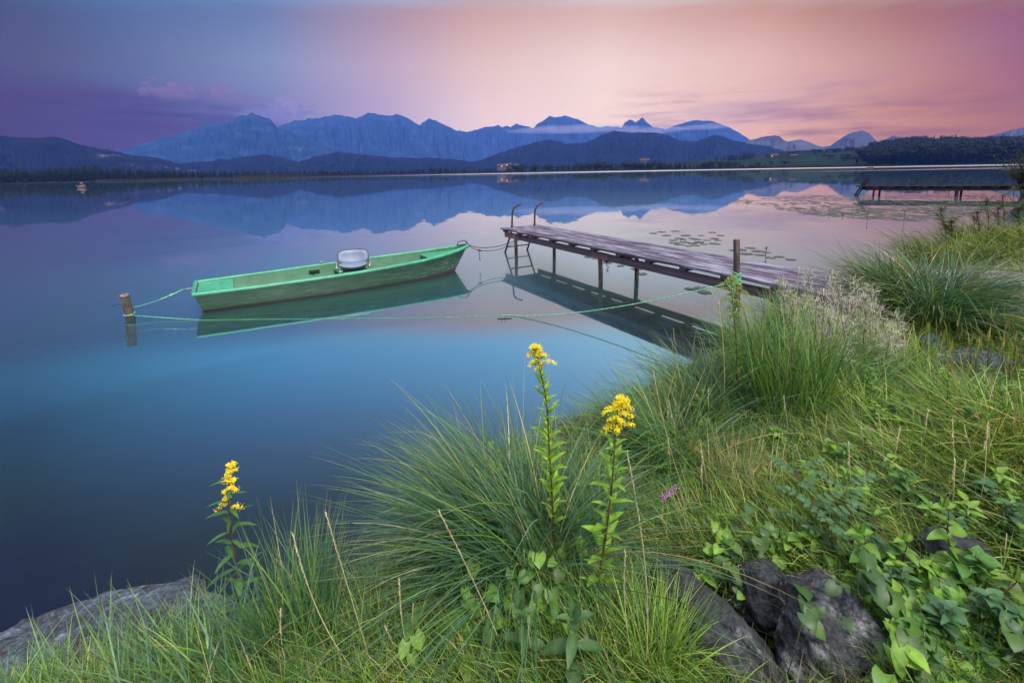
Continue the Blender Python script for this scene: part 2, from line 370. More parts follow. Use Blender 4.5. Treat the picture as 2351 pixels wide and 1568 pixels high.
def make_ground():
    xs = spaced(-5, 13, .11, (-1300, 1600), 1.13); ys = spaced(-2, 14, .11, (-300, 1900), 1.13)
    X, Y = np.meshgrid(xs, ys)
    o = grid(xs, ys, lambda x, y: hgt(x, y) + 0, 'ground', [M['soil'], M['bed']])
    me = o.data; c = np.empty(len(me.polygons) * 3); me.polygons.foreach_get('center', c); z = c.reshape(-1, 3)[:, 2]
    me.polygons.foreach_set('material_index', (z < -.03).astype(np.int32))
    tagp(o, kind='structure')
make_ground()

# ------------------------------------------------------------------ lake
def make_water():
    m, N, L, B = nmat('lake water'); N.remove(B); out = N['Material Output']
    fr = N.new('ShaderNodeFresnel'); fr.inputs[0].default_value = 2.4
    geo = N.new('ShaderNodeNewGeometry'); sx = N.new('ShaderNodeSeparateXYZ'); L.new(geo.outputs['Position'], sx.inputs[0])
    def mt(op, a, b=None):
        n = N.new('ShaderNodeMath'); n.operation = op
        for i, v in enumerate((a, b)):
            if v is None: continue
            if isinstance(v, (int, float)): n.inputs[i].default_value = v
            else: L.new(v, n.inputs[i])
        return n.outputs[0]
    # wind lanes far out on the lake, stretched across the view
    mp = N.new('ShaderNodeMapping'); mp.inputs['Scale'].default_value = (.0022, .012, 1); mp.inputs['Rotation'].default_value = (0, 0, .22)
    L.new(geo.outputs['Position'], mp.inputs[0])
    nz = N.new('ShaderNodeTexNoise'); nz.inputs['Scale'].default_value = 1; nz.inputs['Detail'].default_value = 3; L.new(mp.outputs[0], nz.inputs[0])
    rr = N.new('ShaderNodeMapRange'); rr.interpolation_type = 'SMOOTHSTEP'; rr.inputs[1].default_value = .50; rr.inputs[2].default_value = .62; L.new(nz.outputs[0], rr.inputs[0])
    dist_ = mt('SQRT', mt('ADD', mt('MULTIPLY', sx.outputs[0], sx.outputs[0]), mt('MULTIPLY', sx.outputs[1], sx.outputs[1])))
    fary = N.new('ShaderNodeMapRange'); fary.interpolation_type = 'SMOOTHSTEP'; fary.inputs[1].default_value = 130; fary.inputs[2].default_value = 230; L.new(dist_, fary.inputs[0])
    edge = N.new('ShaderNodeMapRange'); edge.interpolation_type = 'SMOOTHSTEP'; edge.inputs[1].default_value = 300; edge.inputs[2].default_value = 400; L.new(dist_, edge.inputs[0])
    side = N.new('ShaderNodeMapRange'); side.interpolation_type = 'SMOOTHSTEP'; side.inputs[1].default_value = -.55; side.inputs[2].default_value = .25; side.inputs[3].default_value = .12; L.new(mt('DIVIDE', sx.outputs[0], dist_), side.inputs[0])
    lane = mt('MULTIPLY', rr.outputs[0], fary.outputs[0]); lane = mt('MULTIPLY', mt('MAXIMUM', lane, edge.outputs[0]), side.outputs[0])
    rough = mt('ADD', mt('MULTIPLY', lane, .26), .018)
    # very long, faint swell left after the long exposure
    m2 = N.new('ShaderNodeMapping'); m2.inputs['Scale'].default_value = (.35, .7, 1); L.new(geo.outputs['Position'], m2.inputs[0])
    n2 = N.new('ShaderNodeTexNoise'); n2.inputs['Scale'].default_value = 1; n2.inputs['Detail'].default_value = 2; L.new(m2.outputs[0], n2.inputs[0])
    bp = N.new('ShaderNodeBump'); bp.inputs['Strength'].default_value = .12; bp.inputs['Distance'].default_value = .02; L.new(n2.outputs[0], bp.inputs['Height'])
    gl = N.new('ShaderNodeBsdfGlossy'); tn = ramp(N, [(.2, (.78, .94, 1)), (.33, (.70, .96, 1)), (.50, (.93, .97, 1)), (.85, (.98, .98, 1))]); L.new(fr.outputs[0], tn.inputs[0]); L.new(tn.outputs[0], gl.inputs['Color']); L.new(rough, gl.inputs['Roughness']); L.new(bp.outputs[0], gl.inputs['Normal'])
    g2 = N.new('ShaderNodeBsdfGlossy'); g2.inputs['Roughness'].default_value = .30; g2.inputs['Color'].default_value = (.42, .86, 1, 1)
    vw = ramp(N, [(.22, (0, 0, 0)), (.29, (.22, .22, .22)), (.36, (.45, .45, .45)), (.46, (.40, .40, .40)), (.6, (.22, .22, .22)), (.8, (.03, .03, .03))]); L.new(fr.outputs[0], vw.inputs[0])
    gmix = N.new('ShaderNodeMixShader'); L.new(vw.outputs[0], gmix.inputs[0]); L.new(gl.outputs[0], gmix.inputs[1]); L.new(g2.outputs[0], gmix.inputs[2])
    tr = N.new('ShaderNodeBsdfTransparent'); tr.inputs[0].default_value = (.8, .9, .88, 1)
    df = N.new('ShaderNodeBsdfDiffuse'); df.inputs[0].default_value = (.026, .026, .012, 1)
    body = N.new('ShaderNodeMixShader'); body.inputs[0].default_value = .45; L.new(tr.outputs[0], body.inputs[1]); L.new(df.outputs[0], body.inputs[2])
    ms = N.new('ShaderNodeMixShader'); L.new(mt('POWER', fr.outputs[0], .3), ms.inputs[0]); L.new(body.outputs[0], ms.inputs[1]); L.new(gmix.outputs[0], ms.inputs[2])
    L.new(ms.outputs[0], out.inputs[0])
    va = N.new('ShaderNodeVolumeAbsorption'); va.inputs[0].default_value = (.45, .5, .42, 1); va.inputs[1].default_value = .9
    L.new(va.outputs[0], out.inputs['Volume'])
    mb = MB(); x0, x1, y0, y1 = -1150, 1500, -40, 1800
    vs = [(x, y, z) for z in (0, -6) for x, y in ((x0, y0), (x1, y0), (x1, y1), (x0, y1))]
    mb.add(vs, [(0, 1, 2, 3), (7, 6, 5, 4), (0, 4, 5, 1), (1, 5, 6, 2), (2, 6, 7, 3), (3, 7, 4, 0)])
    tagp(mb.build('lake_water', m), kind='structure')
make_water()

# ------------------------------------------------------------------ mountains
def mountain(name, prof, R, col, front=.25, back=.2, rough=1.0, seed=0, spur=.35, base=-4.0, slab=None, nr=70):
    # profile measured as directions, built as a ridge of real size at distance R with slopes on both sides
    az = []; el = []
    for x, y in prof:
        a, e = azel(x, y); az.append(a); el.append(e)
    az = np.array(az); el = np.array(el)
    na = max(80, int((az[-1] - az[0]) / .0011)); A = np.linspace(az[0], az[-1], na); E = np.interp(A, az, el)
    Hh = R * np.tan(E) + CAM_H
    for i, a in enumerate(A):
        Hh[i] += rough * R * .0021 * fbm(Vector((a * 60 + seed, seed * 1.7, 0)), 7, 2.2, .68)
    Hh = np.maximum(Hh, 1)
    t = np.concatenate([np.linspace(-1, 0, nr), np.linspace(0, 1, 14)[1:]])
    v = np.zeros((len(t), na, 3))
    for k, tk in enumerate(t):
        r = R * (1 + (front if tk < 0 else back) * tk)
        f = (1 - abs(tk)) ** 1.15 if tk < 0 else (1 - tk) ** 1.3
        for i, a in enumerate(A):
            w = math.sin(math.pi * min(1, abs(tk) * 1.0)) if tk < 0 else 0
            q = Vector((a * 34 + seed, tk * 1.2 + seed, 3))
            rg = 1 - abs(noise.noise(q)) * 2
            q2 = Vector((a * 110 + seed, tk * 4, 7)); rg2 = 1 - abs(noise.noise(q2)) * 2
            q3 = Vector((a * 320 + seed, tk * 12, 9))
            h = Hh[i] * (f + w * (spur * .42 * (rg - .35) + spur * .2 * (rg2 - .4) + spur * .09 * noise.noise(q3)))
            h = min(h, Hh[i] * (1 - .25 * abs(tk)) + 0.0)
            v[k, i] = (r * math.sin(a), r * math.cos(a), max(h, base) if abs(tk) < .999 else base)
    nk = len(t); idx = np.arange(nk * na).reshape(nk, na)
    fc = np.stack([idx[:-1, :-1], idx[:-1, 1:], idx[1:, 1:], idx[1:, :-1]], -1).reshape(-1, 4)
    o = obj_from(name, v.reshape(-1, 3), fc, col)
    return tagp(o, kind='structure')
M['rockfar'] = noise_mat('forested slopes with pale rock', [(.40, (.010, .028, .07)), (.56, (.016, .036, .082)), (.72, (.04, .065, .11))], .009, 10, .95, stretch=(1, 1, 2.2), spec=.0)  # blue of the distant haze is painted into the base colour
M['rockright'] = noise_mat('hazy forested slopes', [(.4, (.04, .04, .055)), (.6, (.07, .068, .085))], .006, 10, .95, spec=.0)  # paler base colour stands in for haze; less air lies in front
M['forestfar'] = noise_mat('dark forest hill', [(.35, (.004, .006, .013)), (.65, (.010, .014, .024))], .03, 8, 1.0, spec=.0)
M['quarry'] = noise_mat('forest hill with bare patch', [(.35, (.004, .005, .010)), (.62, (.009, .010, .017)), (.68, (.12, .08, .10))], .011, 10, 1.0, spec=.0)
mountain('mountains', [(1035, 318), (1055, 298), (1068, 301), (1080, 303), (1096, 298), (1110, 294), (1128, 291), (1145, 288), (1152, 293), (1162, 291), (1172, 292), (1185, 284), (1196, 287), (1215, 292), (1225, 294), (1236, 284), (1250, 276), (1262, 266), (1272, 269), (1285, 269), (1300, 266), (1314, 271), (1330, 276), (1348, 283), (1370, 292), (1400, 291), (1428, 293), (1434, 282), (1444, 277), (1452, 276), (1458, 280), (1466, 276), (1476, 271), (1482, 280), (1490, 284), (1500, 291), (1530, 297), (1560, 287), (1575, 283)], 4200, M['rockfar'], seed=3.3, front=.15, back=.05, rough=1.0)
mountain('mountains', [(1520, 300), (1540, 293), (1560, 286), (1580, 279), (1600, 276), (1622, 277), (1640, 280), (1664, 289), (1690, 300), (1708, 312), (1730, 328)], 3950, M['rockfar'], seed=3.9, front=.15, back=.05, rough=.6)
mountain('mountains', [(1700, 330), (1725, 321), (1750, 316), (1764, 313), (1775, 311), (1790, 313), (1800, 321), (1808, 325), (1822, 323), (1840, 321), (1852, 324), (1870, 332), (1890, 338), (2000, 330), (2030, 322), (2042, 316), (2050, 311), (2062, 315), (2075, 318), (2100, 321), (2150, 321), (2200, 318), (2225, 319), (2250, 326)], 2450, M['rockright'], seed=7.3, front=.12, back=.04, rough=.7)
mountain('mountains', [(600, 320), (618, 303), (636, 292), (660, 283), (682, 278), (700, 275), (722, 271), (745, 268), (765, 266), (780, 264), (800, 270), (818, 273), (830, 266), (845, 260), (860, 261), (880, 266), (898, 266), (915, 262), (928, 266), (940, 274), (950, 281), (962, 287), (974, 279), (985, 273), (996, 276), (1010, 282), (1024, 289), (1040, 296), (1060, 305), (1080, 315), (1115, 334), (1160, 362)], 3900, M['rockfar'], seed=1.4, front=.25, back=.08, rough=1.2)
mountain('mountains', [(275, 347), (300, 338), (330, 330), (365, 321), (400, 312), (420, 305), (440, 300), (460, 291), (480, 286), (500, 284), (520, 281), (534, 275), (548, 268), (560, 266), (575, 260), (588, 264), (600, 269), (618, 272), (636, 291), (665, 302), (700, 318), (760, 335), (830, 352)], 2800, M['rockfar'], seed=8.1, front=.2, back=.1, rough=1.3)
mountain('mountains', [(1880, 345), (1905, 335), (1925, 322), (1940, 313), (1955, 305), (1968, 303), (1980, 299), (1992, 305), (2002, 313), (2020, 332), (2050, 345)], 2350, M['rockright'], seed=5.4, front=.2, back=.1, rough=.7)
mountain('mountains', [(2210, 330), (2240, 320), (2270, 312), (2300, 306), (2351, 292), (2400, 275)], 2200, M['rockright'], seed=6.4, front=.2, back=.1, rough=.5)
mountain('hills', [(1020, 388), (1065, 376), (1110, 366), (1150, 350), (1175, 342), (1200, 335), (1235, 326), (1265, 321), (1285, 325), (1300, 331), (1325, 329), (1345, 328), (1365, 319), (1380, 312), (1410, 301), (1440, 304), (1470, 305), (1500, 304), (1530, 309), (1560, 322), (1580, 325), (1600, 325), (1620, 318), (1640, 310), (1660, 314), (1680, 322), (1720, 330), (1760, 335), (1800, 345), (1870, 352), (1930, 356)], 2200, M['forestfar'], seed=2.2, front=.25, back=.1, rough=.8)
mountain('hills', [(330, 392), (400, 376), (480, 370), (550, 362), (600, 355), (650, 362), (685, 373), (720, 360), (780, 349), (830, 355), (900, 362), (1000, 363), (1060, 368), (1110, 378), (1180, 388)], 1950, M['forestfar'], seed=4.2, front=.25, back=.1, rough=.8)
mountain('hills', [(-260, 330), (-120, 322), (0, 314), (60, 318), (95, 317), (130, 315), (155, 322), (180, 331), (230, 343), (265, 347), (300, 356), (360, 363), (400, 374), (450, 386)], 1700, M['quarry'], seed=9.2, front=.2, back=.1, rough=.8)
mountain('hills', [(2160, 335), (2200, 328), (2270, 322), (2351, 318), (2400, 316)], 2000, M['forestfar'], seed=12.2, front=.2, back=.1, rough=.4)

# far shore: a low strip of land round the lake, meadows and rises on the right
def shore_r(a):
    return float(np.interp(math.degrees(a), [-52, -37, -30, -25, -15, -5, 5, 15, 25, 40, 55], [520, 540, 560, 580, 620, 640, 620, 580, 540, 520, 520]))
RISE = [(-60, 0)] + [(math.degrees(azel(px, 400)[0]), max(0, 1150 * math.tan(azel(px, py)[1]) + CAM_H)) for px, py in ((1150, 394), (1300, 386), (1400, 380), (1480, 374), (1560, 373), (1640, 366), (1700, 362), (1760, 356), (1800, 350), (1860, 346), (1950, 344), (2000, 345), (2100, 331), (2200, 334), (2351, 338), (2480, 345))]
def land_h(a, r):
    s = shore_r(a); k = float(np.interp(math.degrees(a), [p[0] for p in RISE], [p[1] for p in RISE]))
    t = max(0, min(1, (r - s - 20) / 620)); t = t * t * (3 - 2 * t)
    return .5 * min(1, max(0, (r - s)) / 6) + .6 * min(1, max(0, (r - s) / 40)) + k * t + (1.5 * noise.noise(Vector((a * 22, r * .008, 1))) * t)
M['meadow'] = noise_mat('far meadow', [(.35, (.008, .013, .008)), (.5, (.013, .021, .011)), (.65, (.02, .029, .014))], .02, 6, 1.0, stretch=(1, 1, 1), spec=.0)
def far_land():
    A = np.radians(np.linspace(-55, 58, 420)); T = np.concatenate([np.linspace(0, 60, 12), np.linspace(75, 1500, 60)])
    v = []
    for a in A:
        s = shore_r(a) + 5 * fbm(Vector((a * 40, 0, 0)), 4)
        for t in T:
            r = s - 2 + t; v.append((r * math.sin(a), r * math.cos(a), land_h(a, r) if t > 0 else -1.0))
    n, k = len(A), len(T); i = np.arange(n * k).reshape(n, k)
    f = np.stack([i[:-1, :-1], i[:-1, 1:], i[1:, 1:], i[1:, :-1]], -1).reshape(-1, 4)
    tagp(obj_from('far_shore_ground', np.array(v), f[:, ::-1], M['meadow']), kind='structure')
far_land()
# ------------------------------------------------------------------ boat
def paint_mat(name, base, scuff, amt, streak=(1, 1, 1), rough=.45, stripe=0):
    m, N, L, B = nmat(name)
    tc = N.new('ShaderNodeTexCoord'); mp = N.new('ShaderNodeMapping'); mp.inputs['Scale'].default_value = streak; L.new(tc.outputs['Object'], mp.inputs[0])
    nz = N.new('ShaderNodeTexNoise'); nz.inputs['Scale'].default_value = 3; nz.inputs['Detail'].default_value = 8; nz.inputs['Roughness'].default_value = .65; L.new(mp.outputs[0], nz.inputs[0])
    r1 = ramp(N, [(.46, (0, 0, 0)), (.70, (amt,) * 3)]); L.new(nz.outputs[0], r1.inputs[0])
    n2 = N.new('ShaderNodeTexNoise'); n2.inputs['Scale'].default_value = 2.0; n2.inputs['Detail'].default_value = 4; L.new(tc.outputs['Object'], n2.inputs[0])
    r2 = ramp(N, [(.3, tuple(c * .72 for c in base)), (.7, tuple(c * 1.15 for c in base))]); L.new(n2.outputs[0], r2.inputs[0])
    mx = N.new('ShaderNodeMix'); mx.data_type = 'RGBA'; L.new(r1.outputs[0], mx.inputs[0]); L.new(r2.outputs[0], mx.inputs[6]); mx.inputs[7].default_value = (*scuff, 1)
    last = mx.outputs[2]
    if stripe:
        sx = N.new('ShaderNodeSeparateXYZ'); L.new(tc.outputs['Object'], sx.inputs[0]); st = N.new('ShaderNodeMapRange'); st.inputs[1].default_value = stripe - .004; st.inputs[2].default_value = stripe + .004
        bow = N.new('ShaderNodeMapRange'); bow.inputs[1].default_value = 3.3; bow.inputs[2].default_value = 4.4; bow.inputs[3].default_value = 0; bow.inputs[4].default_value = .05; L.new(sx.outputs[0], bow.inputs[0])
        sb_ = N.new('ShaderNodeMath'); sb_.operation = 'SUBTRACT'; L.new(sx.outputs[2], sb_.inputs[0]); L.new(bow.outputs[0], sb_.inputs[1]); L.new(sb_.outputs[0], st.inputs[0])
        m3 = N.new('ShaderNodeMix'); m3.data_type = 'RGBA'; L.new(st.outputs[0], m3.inputs[0]); m3.inputs[6].default_value = (.085, .045, .06, 1); L.new(last, m3.inputs[7]); last = m3.outputs[2]
    L.new(last, B.inputs['Base Color']); B.inputs['Roughness'].default_value = rough
    bp = N.new('ShaderNodeBump'); bp.inputs['Strength'].default_value = .25; bp.inputs['Distance'].default_value = .01; L.new(nz.outputs[0], bp.inputs['Height']); L.new(bp.outputs[0], B.inputs['Normal'])
    return m
M['hull'] = paint_mat('green hull paint, scuffed', (.03, .13, .055), (.24, .34, .31), .95, (.8, 4, 10), stripe=.03)
M['gunwale'] = paint_mat('green gunwale paint', (.028, .25, .135), (.2, .42, .34), .4, (4, 4, 4), .4)
M['inside'] = paint_mat('green inside paint', (.016, .12, .055), (.07, .2, .13), .45, (2, 2, 2), .5)
M['boot'] = noise_mat('brown waterline stripe', [(.3, (.045, .022, .03)), (.7, (.11, .065, .08))], 8, 6, .7)
M['seatfab'] = noise_mat('pale blue vinyl', [(.3, (.10, .14, .23)), (.7, (.16, .21, .31))], 6, 4, .5)
M['seatrim'] = noise_mat('dark seat piping', [(.3, (.04, .035, .05)), (.7, (.09, .075, .1))], 20, 3, .6)
M['plastic'] = noise_mat('black plastic', [(.3, (.008, .009, .012)), (.7, (.02, .02, .025))], 20, 3, .5)
BO = np.array([-4.68, 6.50, 0.0]); BL = 4.49; BANG = math.atan2(2.39, 3.80)
def make_boat():
    root = empty('rowing_boat', BO, 'green open rowing boat with pale swivel seat, moored between post and jetty', 'boat', rotz=BANG)
    # local frame: x forward, -y towards the near side
    nt_ = 44; T = np.linspace(0, 1, nt_)
    def wg(t): return float(np.interp(t, [0, .15, .4, .6, .75, .86, .94, .98, 1], [.44, .50, .55, .53, .45, .33, .185, .09, .02]))
    def wb(t): return float(np.interp(t, [0, .15, .4, .6, .75, .86, .94, .98, 1], [.25, .31, .36, .33, .25, .14, .05, .02, .006]))
    def zg(t): return float(np.interp(t, [0, .2, .5, .75, .9, 1], [.305, .31, .335, .375, .425, .477]))
    def ux(t, z):   # raked transom and stem
        aft = -.0 + .10 * (1 - z / .34) * max(0, 1 - t * 8)
        fwd = -.30 * (1 - max(z, -.1) / .5) * max(0, (t - .86) / .14) ** 1.2
        return t * BL + aft + fwd
    def section(t, inset=0):
        g, b, z = wg(t) - inset, wb(t) - inset, zg(t)
        g = max(g, .004); b = max(b, .003)
        zb = -.07 if not inset else .055
        if inset: b = wb(t) + (wg(t) - wb(t)) * ((.055 + .07) / (z + .07)) ** .9 - inset; b = max(b, .002)
        pts = []
        for k in range(7):
            s = k / 6; zz = zb + (z - zb) * s
            yy = b + (g - b) * (s ** .82)
            pts.append((yy, zz))
        return pts
    def skin(inset, flip):
        v = []; f = []
        for t in T:
            s = section(t, inset)
            ring = [(ux(t, z), -y, z) for y, z in s[::-1]] + [(ux(t, s[0][1]), 0, s[0][1] - (.035 if not inset else 0))] + [(ux(t, z), y, z) for y, z in s]
            v += ring
        n = 15
        for i in range(nt_ - 1):
            for j in range(n - 1):
                q = (i * n + j, i * n + j + 1, (i + 1) * n + j + 1, (i + 1) * n + j); f.append(q if not flip else q[::-1])
        return v, f, n
    mb = MB(); v, f, n = skin(0, False)
    mb.add(v, f, 0); mb.f.append(tuple(range(n))); mb.m.append(0)
    # waterline stripe: lowest side rows
    for k, fc in enumerate(mb.f[:-1]):
        zz = np.mean([mb.v[i][2] for i in fc]); j = (k % (n - 1))
        if zz < -.06: mb.m[k] = 1
    hull = mb.build('hull', [M['hull'], M['boot']], root, True)
    mod = hull.modifiers.new('s', 'EDGE_SPLIT'); mod.split_angle = rad(50)
    mb = MB(); v, f, n = skin(.028, True); mb.add(v, f); mb.f.append(tuple(range(n))[::-1]); mb.m.append(0)
    # inner transom face sits 3 cm forward
    mb.v = [(x + .035 * max(0, 1 - x * 4), y, z) for x, y, z in mb.v]
    o = mb.build('lining', M['inside'], root, True); o.modifiers.new('s', 'EDGE_SPLIT').split_angle = rad(50)
    # gunwale: rolled rim all round
    prof = [(-.034, -.012), (-.034, .006), (-.02, .016), (.02, .018), (.043, .010), (.05, -.008), (.046, -.03), (.036, -.034), (.02, -.012)]
    v = []; f = []; k = len(prof)
    path = [(ux(t, zg(t)), -wg(t), zg(t), -1) for t in T] + [(ux(t, zg(t)), wg(t), zg(t), 1) for t in T[::-1]]
    for i, (x, y, z, sg) in enumerate(path):
        a = np.array(path[max(i - 1, 0)][:2]); b = np.array(path[min(i + 1, len(path) - 1)][:2]); d = b - a; d /= (np.linalg.norm(d) + 1e-9); nn = np.array([d[1], -d[0]])
        for o_, dz in prof: v.append((x + nn[0] * o_, y + nn[1] * o_, z + dz))
    for i in range(len(path) - 1):
        for j in range(k): f.append((i * k + j, i * k + (j + 1) % k, (i + 1) * k + (j + 1) % k, (i + 1) * k + j)[::-1])
    mb = MB(); mb.add(v, f)
    mb.box((ux(0, .31) + .01, 0, .309), (.045, .90, .03))
    o = mb.build('gunwale', M['gunwale'], root, True); o.modifiers.new('s', 'EDGE_SPLIT').split_angle = rad(60)
    def bench(name, u0, u1, zd, th=.03, panel=None):
        mb = MB(); v = []; K = 8
        for i in range(K + 1):
            t = (u0 + (u1 - u0) * i / K) / BL; z = zg(t) - zd
            w = max(.01, (wb(t) + (wg(t) - wb(t)) * ((z + .07) / (zg(t) + .07)) ** .85) - .03)
            for y in (-w, w):
                for dz in (0, -th): v.append((t * BL, y, z + dz))
        f = []
        for i in range(K):
            a = i * 4; b = a + 4
            f += [(a, b, b + 2, a + 2), (a + 1, a + 3, b + 3, b + 1), (a, a + 1, b + 1, b), (a + 2, b + 2, b + 3, a + 3)]
        f += [(0, 2, 3, 1), (K * 4, K * 4 + 1, K * 4 + 3, K * 4 + 2)]
        mb.add(v, f)
        for u, sg in (panel or []):
            t = u / BL; z = zg(t) - zd - th; w = max(.01, wg(t) - .05); w2 = wb(t) + .02
            mb.add([(u, -w, z), (u, w, z), (u, w2, .05), (u, -w2, .05), (u + .02 * sg, -w, z), (u + .02 * sg, w, z), (u + .02 * sg, w2, .05), (u + .02 * sg, -w2, .05)], [(0, 1, 2, 3), (7, 6, 5, 4), (0, 3, 7, 4), (1, 5, 6, 2)])
        return mb.build(name, M['gunwale'], root, False)
    bench('stern_bench', .05, .50, .02, panel=[(.49, -1)])
    bench('middle_bench', 2.05, 2.47, .085, panel=[(2.09, 1), (2.42, -1)])
    bench('bow_deck', 3.62, 4.32, .055, panel=[(3.64, 1)])
    # swivel seat
    sc = Vector((2.27, -.06, .225))
    mb = MB(); mb.box((sc.x + .02, sc.y - .04, .277), (.40, .46, .022)); b = mb.build('seat_board', M['inside'], root, bevel=.006)
    Rz = Matrix.Rotation(rad(-195), 3, 'Z')      # seat faces the shore
    def loc(x, y, z): return sc + Rz @ Vector((x, y, z)) + Vector((0, 0, .03))
    seat = MB()
    seat.tube([loc(0, 0, .005), loc(0, 0, .045)], .10, 16)
    swivel = seat.build('swivel', M['plastic'], root, True)
    def pad(name, w, h, th, org, ex, ey, curve, parent, mat, rnd=.09, nx=12, ny=9):
        ez = ex.cross(ey).normalized(); v = []; f = []
        for sgn in (1, -1):
            for j in range(ny + 1):
                for i in range(nx + 1):
                    a = i / nx * 2 - 1; c = j / ny * 2 - 1
                    # superellipse rounding
                    r = (abs(a) ** 3 + abs(c) ** 3) ** (1 / 3) if (a or c) else 0
                    m_ = max(abs(a), abs(c)); k = (m_ / r) if r > 1e-6 else 1
                    aa, cc = a * k, c * k
                    edge = max(abs(a), abs(c)); t_ = th * .5 * math.sqrt(max(0, 1 - edge ** 6))
                    p = org + ex * (aa * w / 2) + ey * (cc * h / 2) + ez * (sgn * t_ + curve * (aa * aa) + curve * .3 * cc * cc)
                    v.append(p)
        N1 = (nx + 1) * (ny + 1)
        for j in range(ny):
            for i in range(nx):
                a = j * (nx + 1) + i; f.append((a, a + 1, a + nx + 2, a + nx + 1)); f.append((N1 + a, N1 + a + nx + 1, N1 + a + nx + 2, N1 + a + 1))
        mb = MB(); mb.add(v, f); o = mb.build(name, mat, parent, True)
        rim = MB(); pts = []
        for q in range(41):
            th_ = 2 * math.pi * q / 40; a, c = math.cos(th_), math.sin(th_); r = (abs(a) ** 3 + abs(c) ** 3) ** (1 / 3); a /= r; c /= r
            pts.append(org + ex * (a * w / 2) + ey * (c * h / 2) + ez * (curve * a * a + curve * .3 * c * c))
        rim.tube(pts, .011, 6, cap=False); rim.build('piping', M['seatrim'], o, True)
        return o
    X = Rz @ Vector((1, 0, 0)); Y = Rz @ Vector((0, 1, 0)); Z = Vector((0, 0, 1))
    # local +Y is the way the seat faces
    fw = Y
    pad('seat_cushion', .48, .36, .085, loc(0, .02, .08), X, (fw * .99 + Z * .04).normalized(), .05, root, M['seatfab'])
    pad('backrest', .50, .27, .06, loc(0, -.19, .215), X, (Z * .9 - fw * .42).normalized(), -.07, root, M['seatfab'])
    for s in (-1, 1):
        mb = MB(); mb.tube([loc(.25 * s, -.16, .19), loc(.275 * s, -.08, .11), loc(.26 * s, .08, .08)], .017, 8); mb.build('seat_bracket', M['galv'], root, True)
    # black box on the far inner side
    t = 1.72 / BL; mb = MB(); mb.box((1.72, wg(t) - .075, .235), (.17, .05, .055)); mb.tube([(1.70, wg(t) - .11, .235), (1.70, wg(t) - .13, .235)], .018, 10); mb.build('socket_box', M['plastic'], root, bevel=.004)
    for (u, s) in ((1.85, 1), (1.95, -1)):
        t = u / BL; mb = MB(); mb.tube([(u, s * (wg(t) + .0), zg(t)), (u, s * wg(t), zg(t) + .065)], .014, 8); mb.tube([(u + .03, s * (wg(t) + .0), zg(t)), (u + .03, s * wg(t), zg(t) + .065)], .007, 6); mb.build('oarlock_socket', M['galv'], root, True)
    mb = MB(); b = Vector((BL - .06, 0, .495))
    mb.tube([b + Vector((-.14, .03, 0)), b + Vector((-.14, .03, .06)), b + Vector((.0, .0, .085)), b + Vector((.03, 0, .03))], .009, 8); mb.box(b + Vector((-.07, 0, .0)), (.2, .06, .012)); mb.build('bow_eye', M['iron'], root)
    mb = MB(); mb.tube([(-.01, -.0, .30), (-.06, -.02, .31), (-.11, 0, .3), (-.06, .02, .29), (-.01, 0, .30)], .007, 6); mb.box((0, 0, .30), (.02, .07, .05)); mb.build('stern_eye', M['galv'], root)
    return root
make_boat()
cb, sb = math.cos(BANG), math.sin(BANG)
def bw(x, y, z): return BO + np.array([x * cb - y * sb, x * sb + y * cb, z])

